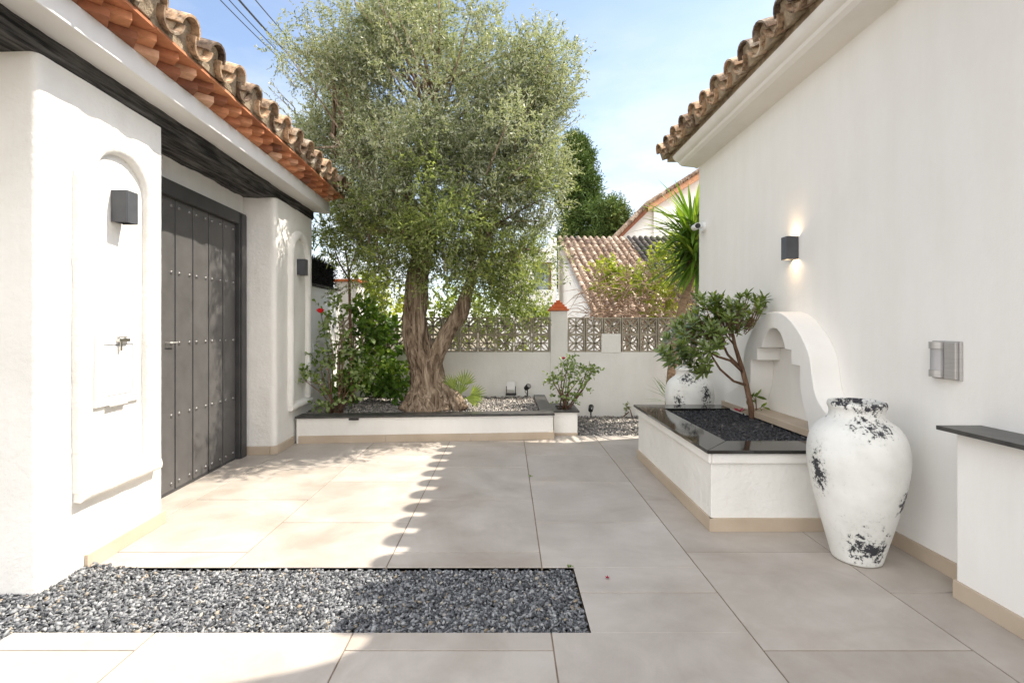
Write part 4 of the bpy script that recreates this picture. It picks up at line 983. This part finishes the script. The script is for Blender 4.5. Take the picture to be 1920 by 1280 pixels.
# slim young tree at left
YT = thing('young_tree', P(660, 760, 5.95), 'slim young tree with a thin bare stem behind the rose bush', 'tree')
sm = MB(); sm.tube([P(660, 762, 5.95), P(657, 640, 5.95), P(655, 520, 5.95), P(648, 470, 5.95)], [.02, .018, .015, .01], 8); sm.tube([P(655, 525, 5.95), P(635, 490, 5.9), P(618, 440, 5.9)], [.012, .009, .004], 6); sm.tube([P(655, 510, 5.95), P(672, 460, 5.9), P(670, 420, 5.9)], [.012, .009, .004], 6)
build('trunk', sm, M['twig'], YT, smooth=True)
foliage('crown', M['olive_low'], YT, [tuple(P(x, y, 5.9)) for x, y in [(618, 440), (670, 420), (645, 440), (625, 470), (690, 470), (600, 440), (650, 400)]], [.16, .2, .2, .12, .15, .1, .2], 22, 10, .2, .06, .02, up=0, gravity=.6)
# small fan palm
FP = thing('fan_palm', P(862, 752, 5.6), 'small fan palm seedling with pleated fronds at the foot of the olive trunk', 'palm')
V_, Q_, T_ = [], [], []
base = P(862, 752, 5.6); off = 0
mbf, mbs = MB(), MB()
for (x, y, ry, sp) in [(872, 712, 75, 62), (848, 722, 118, 50), (888, 738, 20, 55), (862, 735, 95, 60), (878, 745, -5, 40)]:
    h = P(x, y, 5.6+random.uniform(-.08, .05)); c0 = base.lerp(h, .75); mbs.tube([base, c0], [.006, .004], 5); nl = 11
    for k in range(nl):
        a = math.radians(ry+(k-(nl-1)/2)*sp*2/nl); L_ = .21*(1-.25*abs(k-(nl-1)/2)/(nl/2))
        d = Vector((math.cos(a), random.uniform(-.25, .05), math.sin(a))).normalized(); s = d.cross(Vector((0, 1, 0))).normalized()
        for sgn in (1, -1): mbf.add([c0, c0+d*L_*.55+s*.009*sgn+Vector((0, .006, 0)), c0+d*L_, c0+d*L_*.5], [(0, 1, 2, 3)], random.random())
build('frond', mbf, M['fan'], FP); build('stalk', mbs, M['fan'], FP)
# small rose in the corner planter
r = bush('rose_bush', P(1058, 768, 5.58), 'small sparse rose with one dark red bloom in the corner planter', 'rose bush', 'rose',
         [(1050, 745, 5.58, .06), (1063, 725, 5.55, .08), (1085, 712, 5.5, .08), (1100, 700, 5.5, .06), (1070, 700, 5.6, .07), (1045, 715, 5.6, .05), (1055, 690, 5.6, .05), (1110, 695, 5.5, .04), (1075, 740, 5.5, .06), (1035, 712, 5.6, .03), (1066, 680, 5.6, .04), (1095, 725, 5.5, .05)], 10, 7, .09, .036, .024, 12)
flower(r, P(1057, 672, 5.6), .030, 'petal_dark')
sm = MB(); sm.tube([P(1058, 768, 5.58), P(1062, 710, 5.6), P(1057, 674, 5.6)], [.005, .004, .002], 5); sm.tube([P(1058, 768, 5.58), P(1070, 700, 5.6), P(1078, 660, 5.6)], [.005, .003, .002], 5); build('flower_stem', sm, M['bush'], r)
# weeds at the wall foot
bush('weed', P(1176, 778, 6.45), 'tiny green weed sprouting from gravel at the foot of the back wall', 'plant', 'olive_low', [(1176, 770, 6.45, .03), (1176, 762, 6.45, .02)], 8, 5, .05, .03, .012, 2)
# agave-like spiky plant behind the far urn
AG = thing('spiky_plant', P(1262, 765, 5.6), 'dark thin spiky leaves poking out behind the far urn', 'plant')
pos = np.array([P(1268, 760, 5.6)]*26); a = RNG.uniform(0, 2*PI, 26); dr = np.stack([np.cos(a)*.9, np.sin(a)*.5, RNG.uniform(.15, 1.1, 26)], 1)
V, Q = leafarr(pos, dr, RNG.normal(size=(26, 3)), np.full(26, .42), np.full(26, .012)); npmesh('leaves', V, Q, RNG.random(26)*.3, M['yucca'], AG)
# ================================================================== PLANTER SHRUB
PS = thing('leaning_shrub', (1.93, 3.86, .45), 'leaning glossy leaved shrub with bare brown branches growing from the black gravel', 'shrub')
PY = 3.86
sm = MB()
def br(l, r): sm.tube([P(*q) for q in l], r, 8, lump=.12)
br([(1411, 790, PY), (1408, 762, PY), (1399, 720, PY), (1391, 690, PY-.02), (1378, 648, PY-.02), (1371, 610, PY-.02), (1366, 585, PY)], [.026, .022, .019, .018, .014, .010, .006])
br([(1393, 697, PY-.02), (1370, 676, PY-.06), (1345, 668, PY-.1), (1322, 655, PY-.12), (1300, 650, PY-.12)], [.012, .010, .009, .007, .004])
br([(1399, 722, PY), (1375, 714, PY-.08), (1350, 692, PY-.15), (1335, 668, PY-.2), (1325, 640, PY-.22)], [.011, .009, .008, .006, .004])
br([(1391, 692, PY), (1365, 665, PY+.06), (1352, 640, PY+.1), (1340, 610, PY+.15)], [.012, .010, .008, .004])
br([(1371, 615, PY), (1385, 590, PY-.05), (1400, 570, PY-.05)], [.008, .006, .003]); br([(1378, 648, PY), (1355, 620, PY-.05), (1345, 585, PY-.1)], [.008, .006, .003])
br([(1371, 608, PY), (1392, 605, PY-.05), (1402, 600, PY-.05)], [.006, .005, .003])
br([(1413, 788, PY+.02), (1418, 765, PY+.05), (1417, 742, PY+.05)], [.006, .005, .003]); br([(1417, 768, PY+.05), (1428, 763, PY+.02)], [.003, .002])
build('stem', sm, M['twig'], PS, smooth=True)
tips = []
cl = [(1395, 572, 28), (1370, 585, 30), (1425, 575, 20), (1345, 585, 28), (1320, 595, 34), (1295, 605, 30), (1325, 625, 36), (1295, 640, 36), (1268, 640, 24), (1340, 650, 24), (1275, 668, 24), (1305, 672, 24), (1355, 610, 26), (1255, 660, 14), (1315, 690, 16), (1390, 600, 22), (1285, 620, 26), (1345, 570, 18), (1310, 560, 10)]
for (x, y, rr) in cl:
    for k in range(int(rr*.25)+2):
        a = random.uniform(0, 2*PI); q = random.random()**.5; tips.append(P(x+rr*q*math.cos(a), y+rr*q*math.sin(a)*.85, PY+random.uniform(-.28, .22)))
tips += [P(1417, 742, PY+.05), P(1430, 762, PY+.02), P(1404, 748, PY+.05)]
pos, dr, nr, tn = [], [], [], []
cc_ = P(1375, 660, PY)
for i, tp in enumerate(tips):
    ax = ((tp-cc_).normalized()*.7+Vector((0, 0, .7))).normalized(); t0 = random.random()
    e1 = ax.cross(Vector((.3, .9, .1))).normalized(); e2 = ax.cross(e1)
    nl = 15 if i < len(tips)-3 else 5
    for k in range(nl):
        a = k*2.4; sp = .35+.75*(k/nl); d = ax*(1-sp*.75)+(e1*math.cos(a)+e2*math.sin(a))*sp
        pos.append(tp-ax*.03*(k/nl)); dr.append(d); nr.append(ax*1.2+Vector(RNG.normal(size=3))*.15); tn.append(min(1, t0*.5+random.random()*.5))
pos, dr, nr, tn = map(np.array, (pos, dr, nr, tn)); n = len(pos)
V, T = leaf6(pos, dr, nr, .074*(.65+.6*RNG.random(n)), .0225*(.8+.4*RNG.random(n)), .12, .68); npmesh('leaves', V, T, np.repeat(tn, 4), M['pitto'], PS)
sm = MB()
for k in range(60):
    tp = tips[k % len(tips)]; sm.tube([tp, tp.lerp(cc_, .25)+Vector((0, random.uniform(-.03, .03), -.03)), tp.lerp(cc_, .55)], [.003, .004, .004], 5)
build('twigs', sm, M['twig'], PS)
# fallen reddish leaves on the black gravel
fl = thing('fallen_leaf', P(1388, 770, 3.75), 'dry reddish brown leaf lying on the black gravel by the shrub stem', 'leaf')
mb = MB(); c = P(1388, 772, 3.75)
for k in range(6):
    a = k*1.05; d = Vector((math.cos(a), math.sin(a)*.6, .35)).normalized(); s = d.cross(Vector((0, 0, 1))).normalized()
    mb.add([c, c+d*.03+s*.014+Vector((0, 0, .008)), c+d*.055+Vector((0, 0, .002)), c+d*.03-s*.014], [(0, 1, 2, 3)])
build('blade', mb, M['petal_dark'], fl)
n = 170; X = RNG.uniform(-2.1, .3, n); Y = np.where(RNG.random(n) < .72, RNG.uniform(5.25, 6.5, n), RNG.uniform(4.3, 4.98, n)); Z = np.where(Y > 5.2, .262, .003)
Y = np.where((Y > 4.9) & (Y < 5.25), 4.8, Y); dr = RNG.normal(size=(n, 3)); dr[:, 2] = .05
V, Q = leafarr(np.stack([X, Y, Z], 1), dr, np.tile([0, 0, 1.0], (n, 1)), RNG.uniform(.02, .045, n), RNG.uniform(.006, .012, n), 0.0)
tag(npmesh('leaf_litter', V, Q, RNG.random(n), M['drypink']), 'scattered dry fallen leaves under the olive tree', 'leaf litter', kind='stuff')
# ================================================================== YUCCA behind the house corner
YU = thing('yucca_palm', P(1258, 742, 6.3), 'tall yucca palm with spiky green leaves at the far corner of the right house', 'palm')
sm = MB(); sm.tube([P(1256, 780, 6.3), P(1259, 700, 6.3), P(1266, 640, 6.3), P(1278, 580, 6.3), P(1294, 520, 6.25), P(1301, 470, 6.25)], [.075, .062, .055, .052, .055, .06], 14, lump=.12); build('trunk', sm, M['palmbark'], YU, smooth=True)
n = 400; mbf = MB()
hd_ = P(1303, 440, 6.2)
for k in range(n):
    ax = hd_+Vector((random.uniform(-.05, .05), random.uniform(-.05, .05), random.uniform(-.42, .18)))
    a = random.uniform(0, 2*PI); el = random.uniform(-.95, 1.15)
    d = Vector((math.cos(a)*math.cos(el), math.sin(a)*math.cos(el), math.sin(el))); L_ = random.uniform(.54, .86)*(1 if el > -.4 else .78); s = d.cross(Vector((0, 0, 1)))
    if s.length < .05: s = Vector((1, 0, 0))
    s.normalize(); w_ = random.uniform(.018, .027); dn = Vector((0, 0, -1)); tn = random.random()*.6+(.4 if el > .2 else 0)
    p0, p1, p2, p3 = ax, ax+d*L_*.35+dn*L_*.01, ax+d*L_*.7+dn*L_*.05, ax+d*L_+dn*L_*.13
    mbf.add([p0-s*w_*.4, p0+s*w_*.4, p1+s*w_, p1-s*w_, p2+s*w_*.75, p2-s*w_*.75, p3], [(0, 1, 2, 3), (3, 2, 4, 5), (5, 4, 6)], tn)
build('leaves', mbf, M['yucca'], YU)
# ================================================================== BOUGAINVILLEA TANGLE behind the pierced wall
BG = thing('dry_creeper', (2.0, 7.3, 0), 'tangled half dry creeper with yellow leaves and pinkish twigs behind the pierced wall', 'creeper')
sm = MB()
for k in range(430):
    x, y = random.uniform(1100, 1300), random.uniform(520, 650); Y = random.uniform(7.0, 7.9); p0 = P(x, y, Y)
    d = Vector((random.uniform(-1, 1), random.uniform(-.3, .3), random.uniform(-.25, .8))).normalized(); L_ = random.uniform(.2, .7); p1 = p0+d*L_*.5+Vector((0, 0, .05)); p2 = p0+d*L_+Vector((random.uniform(-.1, .1), 0, -.05))
    sm.tube([p0, p1, p2], [.007, .005, .002], 4)
for (x, X2, y1_) in [(1150, 1140, 580), (1200, 1215, 520), (1240, 1250, 540), (1180, 1165, 540), (1178, 1178, 470)]: sm.tube([P(x, 700, 7.3), P((x+X2)/2, 620, 7.3), P(X2, y1_, 7.4)], [.02, .016, .008], 6)
build('twigs', sm, M['drytwig'], BG)
foliage('dry_leaves', M['drypink'], BG, [tuple(P(x, y, 7.4)) for x, y in [(1130, 570), (1160, 590), (1200, 570), (1240, 580), (1180, 550), (1270, 590), (1130, 610), (1220, 610)]], [.22]*8, 22, 5, .12, .04, .025)
foliage('leaves', M['yellowleaf'], BG, [tuple(P(x, y, Y)) for x, y, Y in [(1125, 520, 7.4), (1150, 535, 7.6), (1180, 540, 7.4), (1210, 520, 7.6), (1235, 490, 7.7), (1250, 520, 7.6), (1270, 550, 7.5), (1225, 550, 7.4), (1255, 470, 7.6), (1280, 500, 7.7), (1240, 590, 7.4), (1150, 505, 7.5), (1275, 520, 7.2)]], [.2, .16, .2, .2, .2, .22, .2, .16, .14, .2, .2, .1, .2], 34, 8, .17, .06, .035, kind='leaf6', tone0=None)
# ================================================================== CYPRESS
CT = thing('cypress_tree', P(1090, 640, 30), 'tall dark cypress tree rising beyond the roofs against the sky', 'tree')
cent, rads = [], []
def hw(y):   # half width, px, of the column at image row y
    return np.interp(y, [258, 275, 300, 340, 400, 470, 560], [6, 18, 30, 36, 40, 42, 42])
for k in range(250):
    y = random.uniform(262, 560); cxp = np.interp(y, [258, 300, 400, 560], [1078, 1083, 1088, 1090]); u = random.uniform(-1, 1); h = hw(y)*.86
    dd = math.sqrt(max(0, 1-u*u))*h/F*30*random.uniform(-1, 1); cent.append(tuple(P(cxp+u*h, y, 30+dd))); rads.append(.36)
foliage('crown', M['cypress'], CT, cent, rads, 30, 7, .45, .22, .06, up=1.3)
sm = MB(); sm.tube([P(1090, 640, 30), P(1086, 300, 30)], [.25, .08], 8); build('trunk', sm, M['bark'], CT)
CT2 = thing('juniper_tree', P(1150, 640, 28), 'low bushy dark conifer joined beside the tall cypress', 'tree')
cent = [tuple(P(random.gauss(1140, 14), random.uniform(385, 480), 28+random.uniform(-1, 1))) for k in range(80)]+[tuple(P(1160+random.uniform(-14, 10), 400+random.uniform(0, 60), 28)) for k in range(30)]
foliage('crown', M['cypress'], CT2, cent, [.42]*len(cent), 26, 7, .48, .22, .06, up=.6); sm = MB(); sm.tube([P(1150, 640, 28), P(1145, 420, 28)], [.2, .06], 8); build('trunk', sm, M['bark'], CT2)
# ================================================================== CABLES
cabs = [((405, -8), (505, 92), .007, 'lowest thin power cable crossing the sky toward the olive tree'), ((422, -8), (519, 95), .007, 'second thin power cable from the left above the tiled eaves'),
        ((441, -8), (531, 92), .015, 'thick twisted power cable crossing the top left sky'), ((472, -8), (552, 84), .008, 'rightmost thin power cable entering the olive crown')]
for (a, b_, rr, lb) in cabs:
    A_, B_ = Vector(P(a[0], a[1], 6.5)), Vector(P(b_[0], b_[1], 8.5)); d = B_-A_; pts_ = []
    for k in range(25):
        s = -1.5+5.0*k/24; p = A_+d*s; p.z += .035*(s-.5)**2-.01; pts_.append(p)
    mb = MB(); mb.tube(pts_, rr, 6); o = build('power_cable', mb, M['black'], None, smooth=True, loc=tuple(A_)); tag(o, lb, 'cable', 'overhead power cables')
# ================================================================== SMALL BITS
o = MB(); c = Vector((P(1139, 1085, 1).x, 0, 0)); Yp = 1095.6/(1085-CY); c = Vector(((1139-CX)/F*Yp, Yp, .004))
pt = thing('fallen_petal', c, 'crumpled purple petal lying on the paving right of the gravel strip', 'petal')
for k in range(5):
    a = k*1.3; d = Vector((math.cos(a), math.sin(a), .5)); s = Vector((-math.sin(a), math.cos(a), 0)); o.add([c, c+d*.006+s*.005, c+d*.011+Vector((0, 0, .004)), c+d*.006-s*.005], [(0, 1, 2, 3)])
build('blade', o, M['petal_dark'], pt)
def weed(px, py, label):
    Yq = CH*F/(py-CY); c = Vector(((px-CX)/F*Yq, Yq, 0)); r = thing('weed', c, label, 'weed'); n = 16
    pos = np.array([c]*n)+RNG.normal(size=(n, 3))*.006*np.array([1, .6, 0]); dr = RNG.normal(size=(n, 3))+np.array([0, 0, 1.4]); dr[:, 2] = abs(dr[:, 2])
    V, T = leaf6(pos, dr, RNG.normal(size=(n, 3)), np.full(n, .014), np.full(n, .006)); npmesh('leaves', V, T, np.repeat(RNG.random(n), 4), M['rose'], r)
weed(994, 893, 'tiny weed growing in the paving joint near the middle'); weed(1067, 1062, 'tiny weed at the far right corner of the gravel strip')
